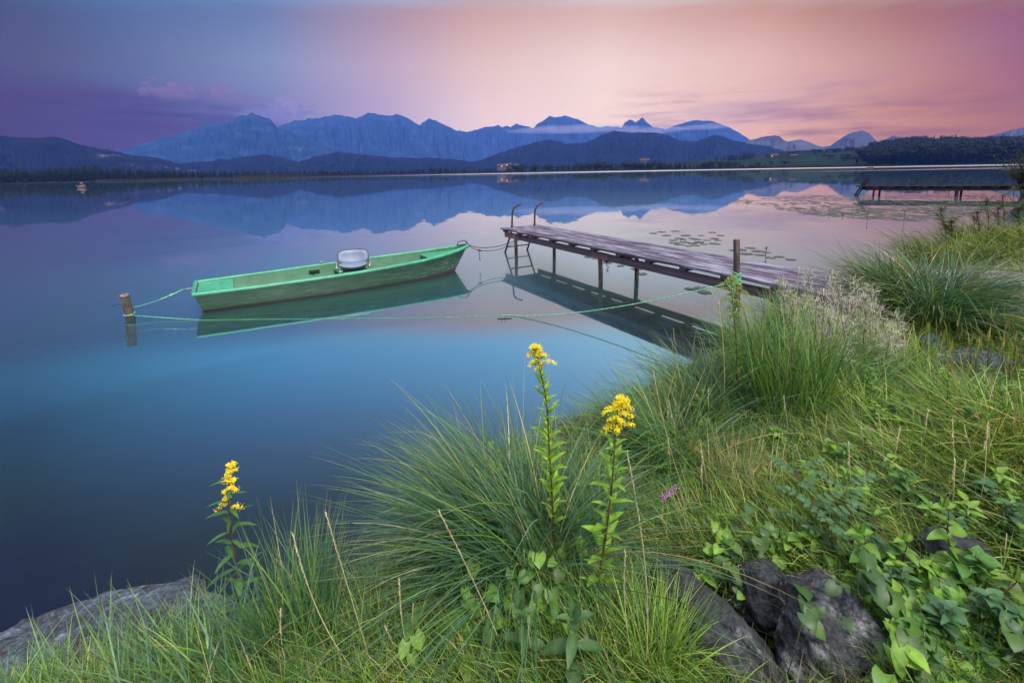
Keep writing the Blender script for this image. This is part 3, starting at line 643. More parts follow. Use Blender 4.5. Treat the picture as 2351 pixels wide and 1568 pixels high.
# ------------------------------------------------------------------ jetty
DZ = .625
DA, DB = np.array([-.25, 10.33]), np.array([.63, 10.87]); DC = np.array([2.87, 4.83])
DU = (DC - DA) / np.linalg.norm(DC - DA); DV = np.array([-DU[1], DU[0]])   # along to shore; across, away from camera side
DLEN = 6.9
def dw(u, v, z=0):   # jetty frame to world
    p = DA + DU * u + DV * v * 1; return Vector((p[0], p[1], z))
WID = float((DB - DA) @ DV); SK = float((DB - DA) @ DU)
HU = .80
def make_jetty():
    ang = math.atan2(DU[1], DU[0])
    root = empty('jetty', (DA[0], DA[1], 0), 'weathered wooden jetty with frosty planks, in front of lily pads, running to the bank', 'jetty', rotz=ang)
    # local frame: x towards the shore, y across to the far side
    w = 1.03; npl = 7; pw = w / npl
    rr = random.Random(3)
    for i in range(npl):
        y0 = i * pw; u = SK * (i / (npl - 1)) * .9 + (-.04 if i == 0 else rr.uniform(-.02, .02)); u0 = u
        while u < DLEN - .3:
            ln = rr.uniform(2.6, 3.4); u1 = min(DLEN, u + ln)
            if DLEN - u1 < .6: u1 = DLEN
            mb = MB(); K = 6; v = []
            for k in range(K + 1):
                x = u + (u1 - u) * k / K; wob = rr.uniform(-.003, .003); zz = DZ + rr.uniform(-.003, .003)
                for (yy, dz) in ((y0 + .008, 0), (y0 + pw - .010, 0), (y0 + pw - .010, -.032), (y0 + .008, -.032)): v.append((x, yy + wob, zz + dz))
            f = []
            for k in range(K):
                a = k * 4
                for j in range(4): f.append((a + j, a + 4 + j, a + 4 + (j + 1) % 4, a + (j + 1) % 4))
            f += [(0, 1, 2, 3), tuple(K * 4 + j for j in (3, 2, 1, 0))]
            mb.add(v, f); o = mb.build('plank', M['deck'], root)
            u = u1 + .006
    # cross battens
    x = .05
    while x < DLEN:
        mb = MB(); mb.box((x + .04, w / 2 + .0, DZ - .058), (.10, w - .06, .05)); mb.build('batten', M['beam'], root); x += .62
    # side beams
    for y, off in ((.075, .1), (w - .075, SK * .9 + .12)):
        for (a, b, dz) in ((off, 3.5, 0), (3.503, DLEN, -.004)):
            mb = MB(); mb.box(((a + b) / 2, y, DZ - .14 + dz), (b - a, .055, .11)); mb.build('beam', M['beam'], root, bevel=.004)
    mb = MB(); mb.box((3.36, .040, DZ - .145), (.42, .012, .075)); mb.build('splice_board', M['bracket'], root, bevel=.003)
    mb = MB(); mb.box((.32, .041, DZ - .14), (.44, .010, .1)); mb.build('splice_board', M['bracket'], root, bevel=.003)
    # legs
    def leg(x, y, r=.036, lean=0.02):
        mb = MB(); mb.tube([(x, y, DZ - .1), (x + lean * .4, y + .01, .2), (x + lean, y + .02, -1.6)], [r, r * 1.03, r * 1.08], 12); mb.build('leg', M['post'], root, True)
    for x, y in ((.55, .06), (.75, w - .09), (3.35, .065), (3.3, w - .09), (6.3, .065), (6.5, w - .09)): leg(x, y)
    for x in (3.42, 6.2):
        mb = MB(); mb.box((x, w / 2, DZ - .22), (.06, w - .24, .05)); mb.build('crossbeam', M['beam'], root)
    # swimming ladder on the lake end, two curled handles
    lad = MB()
    ex = Vector((math.cos(math.atan2(SK, w)), 0, 0))
    def L3(s, d, z):  # s across the end, d out from the end
        # end line goes from (0,0) to (SK,w)
        e = Vector((SK, w, 0)).normalized(); n = Vector((-e.y, e.x, 0)) * 1
        p = e * s + n * d; return Vector((p.x, p.y, z))
    ln = math.hypot(SK, w)
    S1, S2 = .27, .90
    for s in (S1, S2):
        pts = [L3(s - .10, .42, -.9), L3(s - .06, .34, -.3), L3(s - .03, .18, .1), L3(s - .02, .06, .33), L3(s, -.045, DZ - .05), L3(s, -.05, DZ + .02), L3(s + .012, -.05, DZ + .28), L3(s + .03, -.055, DZ + .38), L3(s + .08, -.06, DZ + .455), L3(s + .16, -.07, DZ + .50), L3(s + .23, -.08, DZ + .525)]
        pts = catmull(pts, 4)
        mb = MB(); mb.tube(pts, .021, 10); mb.tube([pts[20], Vector(pts[20]) + Vector((0, 0, .012))], .045, 10); mb.build('handrail', M['iron'], root, True)
    for z in (.37, .14, -.1, -.35):
        d = float(np.interp(z, [-.9, -.3, .1, .33, .58], [.42, .34, .18, .06, -.045])); sh = float(np.interp(z, [-.9, -.3, .1, .33, .58], [-.1, -.06, -.03, -.02, 0]))
        mb = MB(); mb.tube([L3(S1 + sh, d, z), L3(S2 + sh, d, z)], .019 if z > .3 else .013, 8); mb.build('ladder_rung', M['iron'], root, True)
    # mooring ring below the edge
    mb = MB(); c = Vector((HU, .03, DZ - .15)); mb.tube([c + Vector((0, .02, .04)), c + Vector((0, -.03, .03)), c + Vector((.01, -.05, -.01)), c + Vector((0, -.03, -.04))], .011, 8); mb.build('chain_hook', M['iron'], root, True)
    return root
make_jetty()

# ------------------------------------------------------------------ mooring posts, ropes, chain
def post(name, base, top, r, mat, label, extra=None):
    base = Vector(base); top = Vector(top); root = empty(name, base, label, 'post')
    b = Vector((0, 0, 0)); t = top - base; dn = -t.normalized() * 1.3
    pts = [dn] + [b + t * k / 8 for k in range(9)]; mb = MB(); n = 20
    mb.tube([p for p in pts], [r * 1.06] + [r * (1.03 - .05 * k / 8) for k in range(9)], n, cap=True)
    mb.v = [(x + r * .1 * noise.noise(Vector((x * 12, y * 12, z * 2.5))), y + r * .1 * noise.noise(Vector((x * 12, y * 12, z * 2.5 + 9))), z) for x, y, z in mb.v]
    mb.build('shaft', mat, root, True).modifiers.new('s', 'EDGE_SPLIT').split_angle = rad(50)
    return root
PB, PT = P(300, 731), V(285.5, 677, 5.95)
lp = post('mooring_post', PB, PT, .053, M['post'], 'short round mooring post leaning in the open water left of the boat')
nl = MB(); h = Vector(PT - PB) * .62; nl.tube([h + Vector((-.05, -.02, 0)), h + Vector((-.15, -.03, .0)), h + Vector((-.155, -.03, -.025))], .004, 6); nl.build('bent_nail', M['iron'], lp, True)
MPY = 4.98
MP0, MP1 = V(1692, 735, MPY), V(1691, 550, MPY)
MP0 = MP0 + (MP1 - MP0) * (-MP0[2] / (MP1[2] - MP0[2]))
rp = post('mooring_post', MP0, MP1, .034, M['postdark'], 'tall dark thin post wound with green rope in front of the jetty edge')
def along(a, b, n, sag=0):
    a = Vector(a); b = Vector(b); return [a.lerp(b, k / n) - Vector((0, 0, sag * 4 * (k / n) * (1 - k / n))) for k in range(n + 1)]
def rope():
    mb = MB(); ax = Vector(MP1 - MP0); pz = lambda z: Vector(MP0) + ax * (z / ax.z)
    z0, z1 = .74, .605; pts = []
    N_ = 8 * 16
    for k in range(N_ + 1):
        a = 2 * math.pi * k / 16; z = z0 + (z1 - z0) * k / N_; rr_ = .040 + (.006 if k > N_ * .7 else 0) * (1 + math.sin(a * 3)); c = pz(z); pts.append(c + Vector((math.cos(a) * rr_, math.sin(a) * rr_, .006 * math.sin(a * 2.3))))
    mb.tube(pts, .007, 6)
    c = pz(.63)
    # knot and hanging loops on the left
    mb.tube(catmull([c + Vector((-.04, -.03, .04)), c + Vector((-.09, -.05, .03)), c + Vector((-.13, -.05, -.02)), c + Vector((-.07, -.05, -.05)), c + Vector((-.05, -.03, 0))], 6), .0085, 6)
    mb.tube(catmull([c + Vector((-.06, -.05, .0)), c + Vector((-.075, -.06, -.1)), c + Vector((-.06, -.06, -.19))], 6), .008, 6)
    mb.tube(catmull([c + Vector((-.045, -.05, .0)), c + Vector((-.05, -.06, -.1)), c + Vector((-.08, -.06, -.15)), c + Vector((-.09, -.06, -.28)), c + Vector((-.03, -.06, -.34)), c + Vector((-.0, -.04, -.3))], 6), .008, 6)
    # long line running down to the water and along it to the left post
    wtr = Vector(P(1165, 724, .003)); st = c + Vector((-.10, -.05, 0)); pts = []
    for k in range(41):
        t = k / 40; q = st.lerp(wtr, t); q.z = .003 + (st.z - .003) * (1 - t) ** 1.55; pts.append(q)
    path = [Vector(P(x, y, .003)) for x, y in ((1000, 729), (850, 731), (700, 732), (560, 733.5), (470, 735))]
    path = [Vector(a) for a in catmull([wtr] + path, 6)][1:]
    end = [Vector(P(430, 733.5, .01)), Vector(P(360, 728.5, .03)), Vector(P(298, 724, .07))]
    rad_ = [.0065] * 41 + [.0026] * len(path) + [.006, .006, .006]
    mb.tube(pts + path + end, rad_, 6)
    # turn round the left post
    cp = Vector(PB) + Vector(PT - PB) * .2
    mb.tube([cp + Vector((math.cos(a) * .059, math.sin(a) * .059, .012 * math.sin(a))) for a in np.linspace(0, 2 * math.pi, 22)], .008, 6)
    o = mb.build('mooring_rope', M['ropegreen'], None, True)
    tagp(o, 'long green rope sagging from the tall dark post onto the water', 'rope')
rope()
def stern_line():
    mb = MB(); a = Vector(bw(-.12, 0, .30)); b = Vector(PB) + Vector(PT - PB) * .46 + Vector((.07, 0, 0))
    pts = along(a, b, 24, .025); rads = []
    for k in range(25):
        t = k / 24; r_ = .010 if t < .47 else .005
        if .2 < t < .32: r_ = .016 + .005 * math.sin(k * 2.3)
        rads.append(r_)
    mb.tube(pts, rads, 8)
    tagp(mb.build('stern_rope', M['ropegreen'], None, True), 'short knotted green rope from the boat stern to the left post', 'rope')
stern_line()
HOOK = Vector(dw(HU, -.02, DZ - .16))
EYE = Vector(bw(BL - .04, 0, .56))
def chain():
    pts = []; A_ = EYE; B_ = HOOK; n = 150
    for k in range(n + 1):
        t = k / n; q = A_.lerp(B_, t); q.z -= .15 * (1 - abs(2 * min(max((t * 1.0), 0), 1) ** .72 - 1) ** 2.2); pts.append(q)
    L_ = [0.0]
    for a, b in zip(pts, pts[1:]): L_.append(L_[-1] + (b - a).length)
    mb = MB(); step = .027; d = 0; i = 0
    while d < L_[-1]:
        t = np.interp(d, L_, range(len(pts))); a = pts[int(t)]; b = pts[min(int(t) + 1, n)]; c = a.lerp(b, t - int(t)); tg = (pts[min(int(t) + 2, n)] - pts[max(int(t) - 1, 0)]).normalized()
        s = tg.orthogonal().normalized(); s2 = tg.cross(s); s = s if i % 2 else s2
        ring = [c + tg * (math.cos(q) * .019) + s * (math.sin(q) * .010) for q in np.linspace(0, 2 * math.pi, 9)]
        mb.tube(ring, .0032, 4, cap=False); d += step; i += 1
    tagp(mb.build('mooring_chain', M['iron'], None, True), 'rusty link chain hanging between the boat bow and the jetty', 'chain')
    mb = MB(); pts2 = []
    for k in range(60):
        t = k / 59; q = (EYE + Vector((0.02, 0, -.01))).lerp(HOOK + Vector((.0, 0, -.03)), t); q.z -= .20 * (1 - abs(2 * t ** .72 - 1) ** 2.2); pts2.append(q)
    mb.tube(pts2, .0065, 6); kn = pts2[13]
    mb.tube([kn + Vector((-.03, 0, .02)), kn, kn + Vector((.05, 0, -.01))], [.013, .02, .012], 8)
    mb.tube([kn, kn + Vector((.008, 0, -.08)), kn + Vector((.01, 0, -.17)), kn + Vector((.012, 0, -.175)), kn + Vector((.013, 0, -.20))], [.007, .006, .006, .012, .013], 8)
    tagp(mb.build('mooring_cable', M['plastic'], None, True), 'black rubber cord below the chain with one end hanging down', 'cord')
chain()

# ------------------------------------------------------------------ second jetty further along the bank
M['darkwood'] = noise_mat('dark jetty wood', [(.3, (.008, .005, .008)), (.7, (.03, .02, .027))], 14, 5, .9, .3, 30, spec=.08)  # one dark, low-gloss wood for the whole far jetty
def far_pier():
    a = P(1972, 450)[:2]; d = np.array([.9, -.436]); ang = math.atan2(d[1], d[0])
    root = empty('far_jetty', (a[0], a[1], 0), 'narrow dark jetty on posts beyond the lily field at right', 'jetty', rotz=ang)
    Lf = 10.5; w = 1.1; z = .60
    for i in range(6):
        mb = MB(); mb.box((Lf / 2, w * (i + .5) / 6, z - .03), (Lf, w / 6 - .015, .05)); mb.build('plank', M['darkwood'], root)
    x = .5
    while x < Lf: mb = MB(); mb.box((x, w / 2, z - .095), (.3, w - .04, .08)); mb.build('batten', M['darkwood'], root); x += .8
    for y in (.06, w - .06): mb = MB(); mb.box((Lf / 2 + .15, y, z - .20), (Lf - .3, .07, .13)); mb.build('beam', M['darkwood'], root)
    for x, y in ((.75, .1), (1.25, w - .1), (4.6, .1), (5.1, w - .1), (8.2, .1)): mb = MB(); mb.tube([(x, y, z - .2), (x - .06, y, -1)], 0.085 if x > 4 and x < 5 else .055, 10); mb.build('leg', M['darkwood'], root, True)
    for y in (.15, .75): mb = MB(); mb.box((.12, y, .36), (.06, .13, 1.6), Matrix.Rotation(rad(27), 3, 'Y')); mb.build('ladder_board', M['darkwood'], root, bevel=.01)
    for k in range(3): mb = MB(); mb.box((-.05 + k * .17, .45, .05 + k * .33), (.09, .55, .03)); mb.build('ladder_rung', M['darkwood'], root)
far_pier()

# ------------------------------------------------------------------ lily pads
M['pad'] = noise_mat('lily pad', [(.3, (.02, .03, .025)), (.6, (.045, .06, .05)), (.8, (.10, .09, .06))], 7, 4, .35, .3, 20)
M['budstem'] = noise_mat('lily stem', [(.3, (.03, .035, .012)), (.7, (.07, .06, .025))], 20, 3, .6)
def pad_mesh(seed):
    r = random.Random(seed); n = 18; v = [(0, 0, .004)]; gap = .28
    for k in range(n + 1):
        a = gap + (2 * math.pi - 2 * gap) * k / n; rr_ = 1 + .05 * math.sin(3 * a + seed) + r.uniform(-.02, .02)
        v.append((math.cos(a) * rr_ * 1.12, math.sin(a) * rr_ * .92, r.uniform(.0, .05) if r.random() < .22 else .004))
    top = len(v); f = [(0, k, k + 1) for k in range(1, n + 1)]
    v += [(x, y, z - .01) for x, y, z in v]; f += [(top, top + k + 1, top + k) for k in range(1, n + 1)] + [(k, top + k, top + k + 1, k + 1) for k in range(1, n + 1)] + [(0, top, top + 1, 1), (n + 1, top + n + 1, top, 0)]
    return v, f
PADM = []
for s in range(4):
    v, f = pad_mesh(s); me = bpy.data.meshes.new('lily_pad'); me.from_pydata([(x, y, z * .1) for x, y, z in v], [], f); me.materials.append(M['pad']); PADM.append(me)
def put_pad(x, y, s, label, group):
    o = bpy.data.objects.new('lily_pad', random.choice(PADM)); COL.objects.link(o); o.location = (x, y, .003 + random.uniform(0, .004)); o.scale = (s, s, 1)
    o.rotation_euler = (random.uniform(-.012, .012), random.uniform(-.012, .012), random.uniform(0, 6.28)); tagp(o, label, 'lily pad', group)
pr = random.Random(5)
near = [(1520, 533), (1530, 541), (1551, 531), (1575, 541), (1590, 548), (1560, 548), (1610, 541), (1545, 552), (1571, 556), (1589, 559), (1606, 556), (1623, 552), (1640, 548), (1655, 541), (1635, 534), (1560, 562), (1580, 565), (1597, 564), (1616, 561), (1640, 560), (1500, 536), (1648, 552), (1548, 558), (1569, 551), (1599, 550)]
for x, y in near: q = P(x, y); put_pad(q[0], q[1], pr.uniform(.09, .14), 'lily pad in the small floating patch just behind the jetty', 'lily pads of the patch behind the jetty')
near2 = [(1365, 594), (1380, 599), (1395, 604), (1410, 600), (1425, 611), (1440, 606), (1462, 618), (1484, 613), (1473, 629), (1350, 590), (1390, 592), (1500, 621)]
for x, y in near2: q = P(x, y); put_pad(q[0], q[1], pr.uniform(.07, .11), 'lily pad seen under the jetty deck between its legs', 'lily pads under the jetty')
near3 = [(1700, 574), (1722, 570), (1740, 577), (1712, 583), (1745, 586), (1770, 592), (1760, 580), (1684, 575), (1790, 590), (1815, 596)]
for x, y in near3: q = P(x, y); put_pad(q[0], q[1], pr.uniform(.09, .14), 'lily pad beside the tall dark post, beyond the jetty edge', 'lily pads beyond the tall post')
near4 = [(1596, 641), (1585, 664), (1608, 662), (1630, 650), (1645, 648), (1618, 672)]
for x, y in near4: q = P(x, y); put_pad(q[0], q[1], pr.uniform(.08, .11), 'single lily pad on clear water in front of the jetty', 'lily pads in front of the jetty')
def in_field(px, py):
    if px < 1660 or px > 2270: return False
    lo = np.interp(px, [1660, 1750, 1850, 1950, 2100, 2270], [463, 452, 449, 447, 446, 444]); hi = np.interp(px, [1660, 1750, 1850, 1950, 2100, 2200, 2270], [466, 475, 492, 502, 508, 500, 480])
    return lo < py < hi
cnt = 0; big = MB(); tot = 0
while tot < 1500:
    px = pr.uniform(1660, 2270); py = 443 + 66 * pr.random() ** 1.0
    if not in_field(px, py): continue
    q = P(px, py)
    if fbm(Vector((q[0] * .4, q[1] * .2, 5)), 3) < -.3: continue
    s = pr.uniform(.07, .14); tot += 1
    if cnt < 235 and py > 462 + pr.random() * 60:
        put_pad(q[0], q[1], s, 'lily pad of the wide field in front of the far jetty', 'lily pads of the wide field'); cnt += 1
    else:
        v, f = pad_mesh(pr.randrange(4)); a = pr.uniform(0, 6.28); c, si = math.cos(a) * s, math.sin(a) * s
        big.add([(q[0] + x * c - y * si, q[1] + x * si + y * c, .003 + z * .1) for x, y, z in v], f)
tagp(big.build('lily_pads', M['pad']), kind='stuff')
for px, py, hh in [(1707, 449, .3), (1716, 469, .28), (1963, 474, .2), (1958, 482, .35), (1992, 505, .4), (2075, 508, .45), (1905, 488, .3), (1895, 462, .25), (2170, 480, .45), (1935, 497, .12), (1392, 607, .16), (1758, 586, .2)]:
    q = Vector(P(px, py)); mb = MB(); hh *= .62; dx = pr.uniform(-.07, .07)
    mb.tube(catmull([q - Vector((0, 0, .2)), q, q + Vector((dx, 0, hh * .6)), q + Vector((dx * .4, 0, hh))], 4), .008, 6); e = q + Vector((dx * .4, 0, hh))
    mb.tube([e, e + Vector((0, 0, .02)), e + Vector((0.01, 0, .05)), e + Vector((.01, 0, .065))], [.008, .02, .019, .006], 8)
    tagp(mb.build('lily_bud', M['budstem'], None, True), 'thin lily stalk with a bud standing out of the water among pads', 'lily bud', 'lily buds above the water')

# ------------------------------------------------------------------ far trees, houses, boats
def tree_mat(name, c0, c1):
    m, N, L, B = nmat(name)
    geo = N.new('ShaderNodeNewGeometry'); oi = N.new('ShaderNodeObjectInfo')
    nz = N.new('ShaderNodeTexNoise'); nz.inputs['Scale'].default_value = .6; nz.inputs['Detail'].default_value = 5; L.new(geo.outputs['Position'], nz.inputs[0])
    cr = ramp(N, [(.35, c0), (.65, c1)]); L.new(nz.outputs[0], cr.inputs[0]); L.new(cr.outputs[0], B.inputs['Base Color']); B.inputs['Roughness'].default_value = 1; B.inputs['Specular IOR Level'].default_value = .1
    return m
M['conifer'] = tree_mat('dark needles', (.006, .010, .007), (.018, .026, .016))
M['broad'] = tree_mat('dark foliage', (.010, .016, .009), (.03, .042, .02))
M['bark'] = noise_mat('bark', [(.3, (.02, .014, .01)), (.7, (.06, .045, .035))], 6, 5, .95)
def conifer_mesh(seed):
    r = random.Random(seed); mb = MB(); mb.tube([(0, 0, 0), (0, 0, .96)], [.018, .003], 5, 1)
    K = 16
    for k in range(K):
        z = .08 + .88 * k / K; R_ = .2 * (1 - z) ** .8 * r.uniform(.8, 1.15) + .008
        nb = 9 if k < 9 else 6
        for j in range(nb):
            a = 6.28 * j / nb + r.uniform(-.4, .4); L_ = R_ * r.uniform(.55, 1.2); w = L_ * .38; dr = -.035 - .05 * r.random() * (1 - z)
            c, s = math.cos(a), math.sin(a); t = (c * L_, s * L_, z + dr)
            mb.add([(0, 0, z + .035), (c * L_ * .55 - s * w, s * L_ * .55 + c * w, z + dr * .4), t, (c * L_ * .55 + s * w, s * L_ * .55 - c * w, z + dr * .4), (0, 0, z - .02)], [(0, 1, 2), (0, 2, 3), (4, 2, 1), (4, 3, 2)], 0)
    mb.tube([(0, 0, .9), (0, 0, 1.02)], [.012, .002], 4, 0)
    me = bpy.data.meshes.new('conifer'); me.from_pydata(mb.v, [], mb.f); me.materials.append(M['conifer']); me.materials.append(M['bark']); me.polygons.foreach_set('material_index', mb.m); return me
def broad_mesh(seed, n=420):
    r = random.Random(seed); mb = MB(); mb.tube([(0, 0, 0), (0, 0, .55)], [.035, .015], 6, 1)
    lobes = [(r.gauss(0, .16), r.gauss(0, .16), r.uniform(.34, .8), r.uniform(.14, .25)) for _ in range(9)]
    for a in range(4):
        l = lobes[a]; mb.tube([(0, 0, .25), (l[0] * .6, l[1] * .6, l[2] * .9)], [.015, .005], 4, 1)
    for k in range(n):
        l = r.choice(lobes); d = Vector((r.gauss(0, 1), r.gauss(0, 1), r.gauss(0, 1))).normalized(); rr_ = l[3] * r.uniform(.65, 1.08)
        c = Vector(l[:3]) + d * rr_; c.z = max(c.z, .12)
        e1 = d.orthogonal().normalized(); e1.rotate(Matrix.Rotation(r.uniform(0, 6.28), 3, d)); e2 = d.cross(e1); s = r.uniform(.025, .055)
        t = d * r.uniform(-.02, .02)
        mb.add([c + e1 * s + t, c + e2 * s * .8, c - e1 * s - t, c - e2 * s * .8], [(0, 1, 2, 3)], 0)
    me = bpy.data.meshes.new('tree'); me.from_pydata([tuple(v) for v in mb.v], [], mb.f); me.materials.append(M['broad']); me.materials.append(M['bark']); me.polygons.foreach_set('material_index', mb.m); return me
CON = [conifer_mesh(s) for s in range(5)]; BRD = [broad_mesh(s) for s in range(5)]
tr_ = random.Random(17)
def land_at(a, r): return land_h(a, r)
def put_tree(kind, px, r, h, label, cat, group, w=1.0, z=None):
    a, _ = azel(px, 400); x, y = r * math.sin(a), r * math.cos(a)
    o = bpy.data.objects.new('conifer' if kind == 'c' else 'broadleaf_tree', tr_.choice(CON if kind == 'c' else BRD)); COL.objects.link(o)
    o.location = (x, y, (land_at(a, r) if z is None else z) - .3); o.scale = (h * w * (1.8 if kind == 'c' else 1.35) * tr_.uniform(.85, 1.15), h * w * (1.8 if kind == 'c' else 1.35) * tr_.uniform(.85, 1.15), h); o.rotation_euler = (0, 0, tr_.uniform(0, 6.28))
    tagp(o, label, cat, group); return o
def h_at(px, py, r):       # height that reaches a skyline spot at distance r
    a, e = azel(px, py); return r * math.tan(e) + CAM_H
# left forest skyline: heights measured from the photograph
SKY = [(-40, 386), (0, 384), (60, 386), (120, 383), (200, 379), (260, 383), (330, 387), (420, 390), (520, 391), (640, 391), (760, 391), (860, 391), (950, 387), (1020, 382), (1060, 384), (1100, 392), (1130, 384), (1180, 374), (1240, 376), (1290, 381)]
mass = MB()
px = -30.0; i = 0
while px < 1120:
    a, _ = azel(px, 400); s = shore_r(a)
    for row in range(2):
        r = s + 14 + row * 22 + tr_.uniform(-5, 5); xx = px + tr_.uniform(-3, 3) + row * 4
        top = np.interp(xx, [q[0] for q in SKY], [q[1] for q in SKY]) + tr_.uniform(-3.5, 4.5) + (0 if row else 4)
        h = max(6, h_at(xx, top, r) - land_at(a, r) + .3)
        if i < 230: put_tree('c', xx, r, h, 'tall dark conifer in the dense forest row along the left far shore', 'conifer', 'conifers of the left far shore', .95)
        i += 1
    px += 13
# the wood behind them, read as one mass
def wood_mass(name, pts, seed, mesh_list, mat, hfun):
    v = []; f = []; r = random.Random(seed); base = 0; VV = []; FF = []; MI = []
    for (x, y, z, h) in pts:
        me = r.choice(mesh_list); n = len(me.vertices); co = np.empty(n * 3); me.vertices.foreach_get('co', co); co = co.reshape(-1, 3); a = r.uniform(0, 6.28); c, s = math.cos(a) * h * 1.35, math.sin(a) * h * 1.35
        q = np.stack([co[:, 0] * c - co[:, 1] * s + x, co[:, 0] * s + co[:, 1] * c + y, co[:, 2] * h + z], -1); VV.append(q)
        for p in me.polygons: FF.append(tuple(base + k for k in p.vertices))
        base += n
    o = obj_from(name, np.concatenate(VV), FF, mat, smooth=False); tagp(o, kind='stuff')
pts = []
for k in range(240):
    px = tr_.uniform(-40, 1130); a, _ = azel(px, 400); r = shore_r(a) + tr_.uniform(45, 75); top = np.interp(px, [q[0] for q in SKY], [q[1] for q in SKY]) + tr_.uniform(0, 5)
    pts.append((r * math.sin(a), r * math.cos(a), land_at(a, r) - .3, max(7, h_at(px, top, r) - land_at(a, r))))
wood_mass('distant_woodland', pts, 3, CON, M['conifer'], None)
# reeds on the far edge
M['reed'] = noise_mat('far reeds', [(.3, (.02, .02, .011)), (.7, (.045, .042, .022))], .5, 5, 1, spec=.0)
mb = MB()
for k in range(2600):
    a = rad(tr_.uniform(-42, 40)); s = shore_r(a) + 5 * fbm(Vector((a * 40, 0, 0)), 4); r = s + tr_.uniform(-4, 5); x, y = r * math.sin(a), r * math.cos(a); h = tr_.uniform(.9, 2.2); w = tr_.uniform(.8, 2.2)
    if -31 < math.degrees(a) < -24: h *= 1.9
    t = Vector((math.cos(a), -math.sin(a), 0)) * w; c = Vector((x, y, -.1))
    mb.add([c - t, c + t, c + t * .7 + Vector((0, 0, h * .8)), c + t * .1 + Vector((0, 0, h)), c - t * .6 + Vector((0, 0, h * .75))], [(0, 1, 2, 3, 4)])
tagp(mb.build('reed_belt', M['reed']), kind='stuff')
# right side woods and single trees
for k in range(90):
    px = tr_.uniform(1110, 1490); a, _ = azel(px, 400); r = shore_r(a) + tr_.uniform(15, 60); top = np.interp(px, [1120, 1180, 1300, 1350, 1380, 1400, 1480], [387, 375, 376, 371, 369, 370, 370]) + tr_.uniform(-2, 6)
    put_tree(tr_.choice('cbb'), px, r, max(5, h_at(px, top, r) - land_at(a, r)), 'dark tree in the lakeside wood below the blue hills, left of the meadow', 'tree', 'trees of the middle far shore')
for k in range(80):
    px = tr_.uniform(1470, 1760); a, _ = azel(px, 400); r = shore_r(a) + tr_.uniform(15, 50); top = np.interp(px, [1470, 1500, 1560, 1640, 1700, 1745], [377, 371, 373, 371, 372, 382]) + tr_.uniform(-4, 7)
    put_tree(tr_.choice('ccb'), px, r, max(4, h_at(px, top, r) - land_at(a, r)), 'dark tree in the clump on the shore in front of the green meadow', 'tree', 'trees in front of the meadow')
for px, w, top, r, lab in [(1937, 22, 351, 690, 'round tree standing beside the larger dome-shaped tree on the lakeside meadow'), (1965, 34, 352, 640, 'large dome-shaped tree alone at the lake edge of the meadow'), (1902, 20, 352, 760, 'upright round tree left of the dome-shaped meadow tree'), (1800, 14, 366, 640, 'small pointed bush tree low on the meadow shore'), (1770, 9, 368, 640, 'smallest bush tree on the meadow shore'), (2117, 16, 325, 1000, 'lone round tree on the hill crest under the pale sky'), (2082, 18, 329, 1050, 'low bush tree on the hill crest left of the lone tree'), (1740, 14, 371, 640, 'bushy tree at the left foot of the meadow')]:
    a, _ = azel(px, 400); h = h_at(px, top, r) - land_at(a, r); put_tree('b', px, r, max(h, 4), lab, 'tree', None, (w / FPX * r) / max(h, 4) * 1.15)
for k in range(44):
    px = tr_.uniform(1640, 1880); a, _ = azel(px, 400); r = tr_.uniform(880, 960); top = np.interp(px, [1620, 1700, 1800, 1860], [361, 349, 349, 345]) + tr_.uniform(-1, 5)
    put_tree(tr_.choice('cb'), px, r, max(5, h_at(px, top, r) - land_at(a, r)), 'dark tree of the wood along the upper edge of the meadow', 'tree', 'trees above the meadow')
for k in range(44):
    px = tr_.uniform(1862, 2020); a, _ = azel(px, 400); r = tr_.uniform(900, 980); top = np.interp(px, [1862, 1900, 1960, 2010], [341, 341, 334, 340]) + tr_.uniform(-2, 4)
    put_tree(tr_.choice('cbb'), px, r, max(5, h_at(px, top, r) - land_at(a, r)), 'dark tree around the farmhouses on the right rise', 'tree', 'trees around the hill farm')
pts = []
for k in range(900):
    px = 1990 + 440 * tr_.random() ** .8; a, _ = azel(px, 400); r = shore_r(a) + 25 + 380 * tr_.random(); t = (r - shore_r(a)) / 400
    topl = np.interp(px, [1980, 2020, 2060, 2120, 2200, 2280, 2330, 2430], [356, 348, 343, 342, 336, 333, 335, 338]); botl = 372
    # crowns climb with the hill towards the crest line
    top = botl + (topl - botl) * min(1, t * 1.05) + tr_.uniform(-1.5, 2.5)
    hz = h_at(px, top, r); h = tr_.uniform(13, 20); pts.append((r * math.sin(a), r * math.cos(a), max(land_at(a, r) - .3, hz - h), h))
wood_mass('hill_woodland', pts, 4, CON[:2] + BRD[:4], M['conifer'], None)

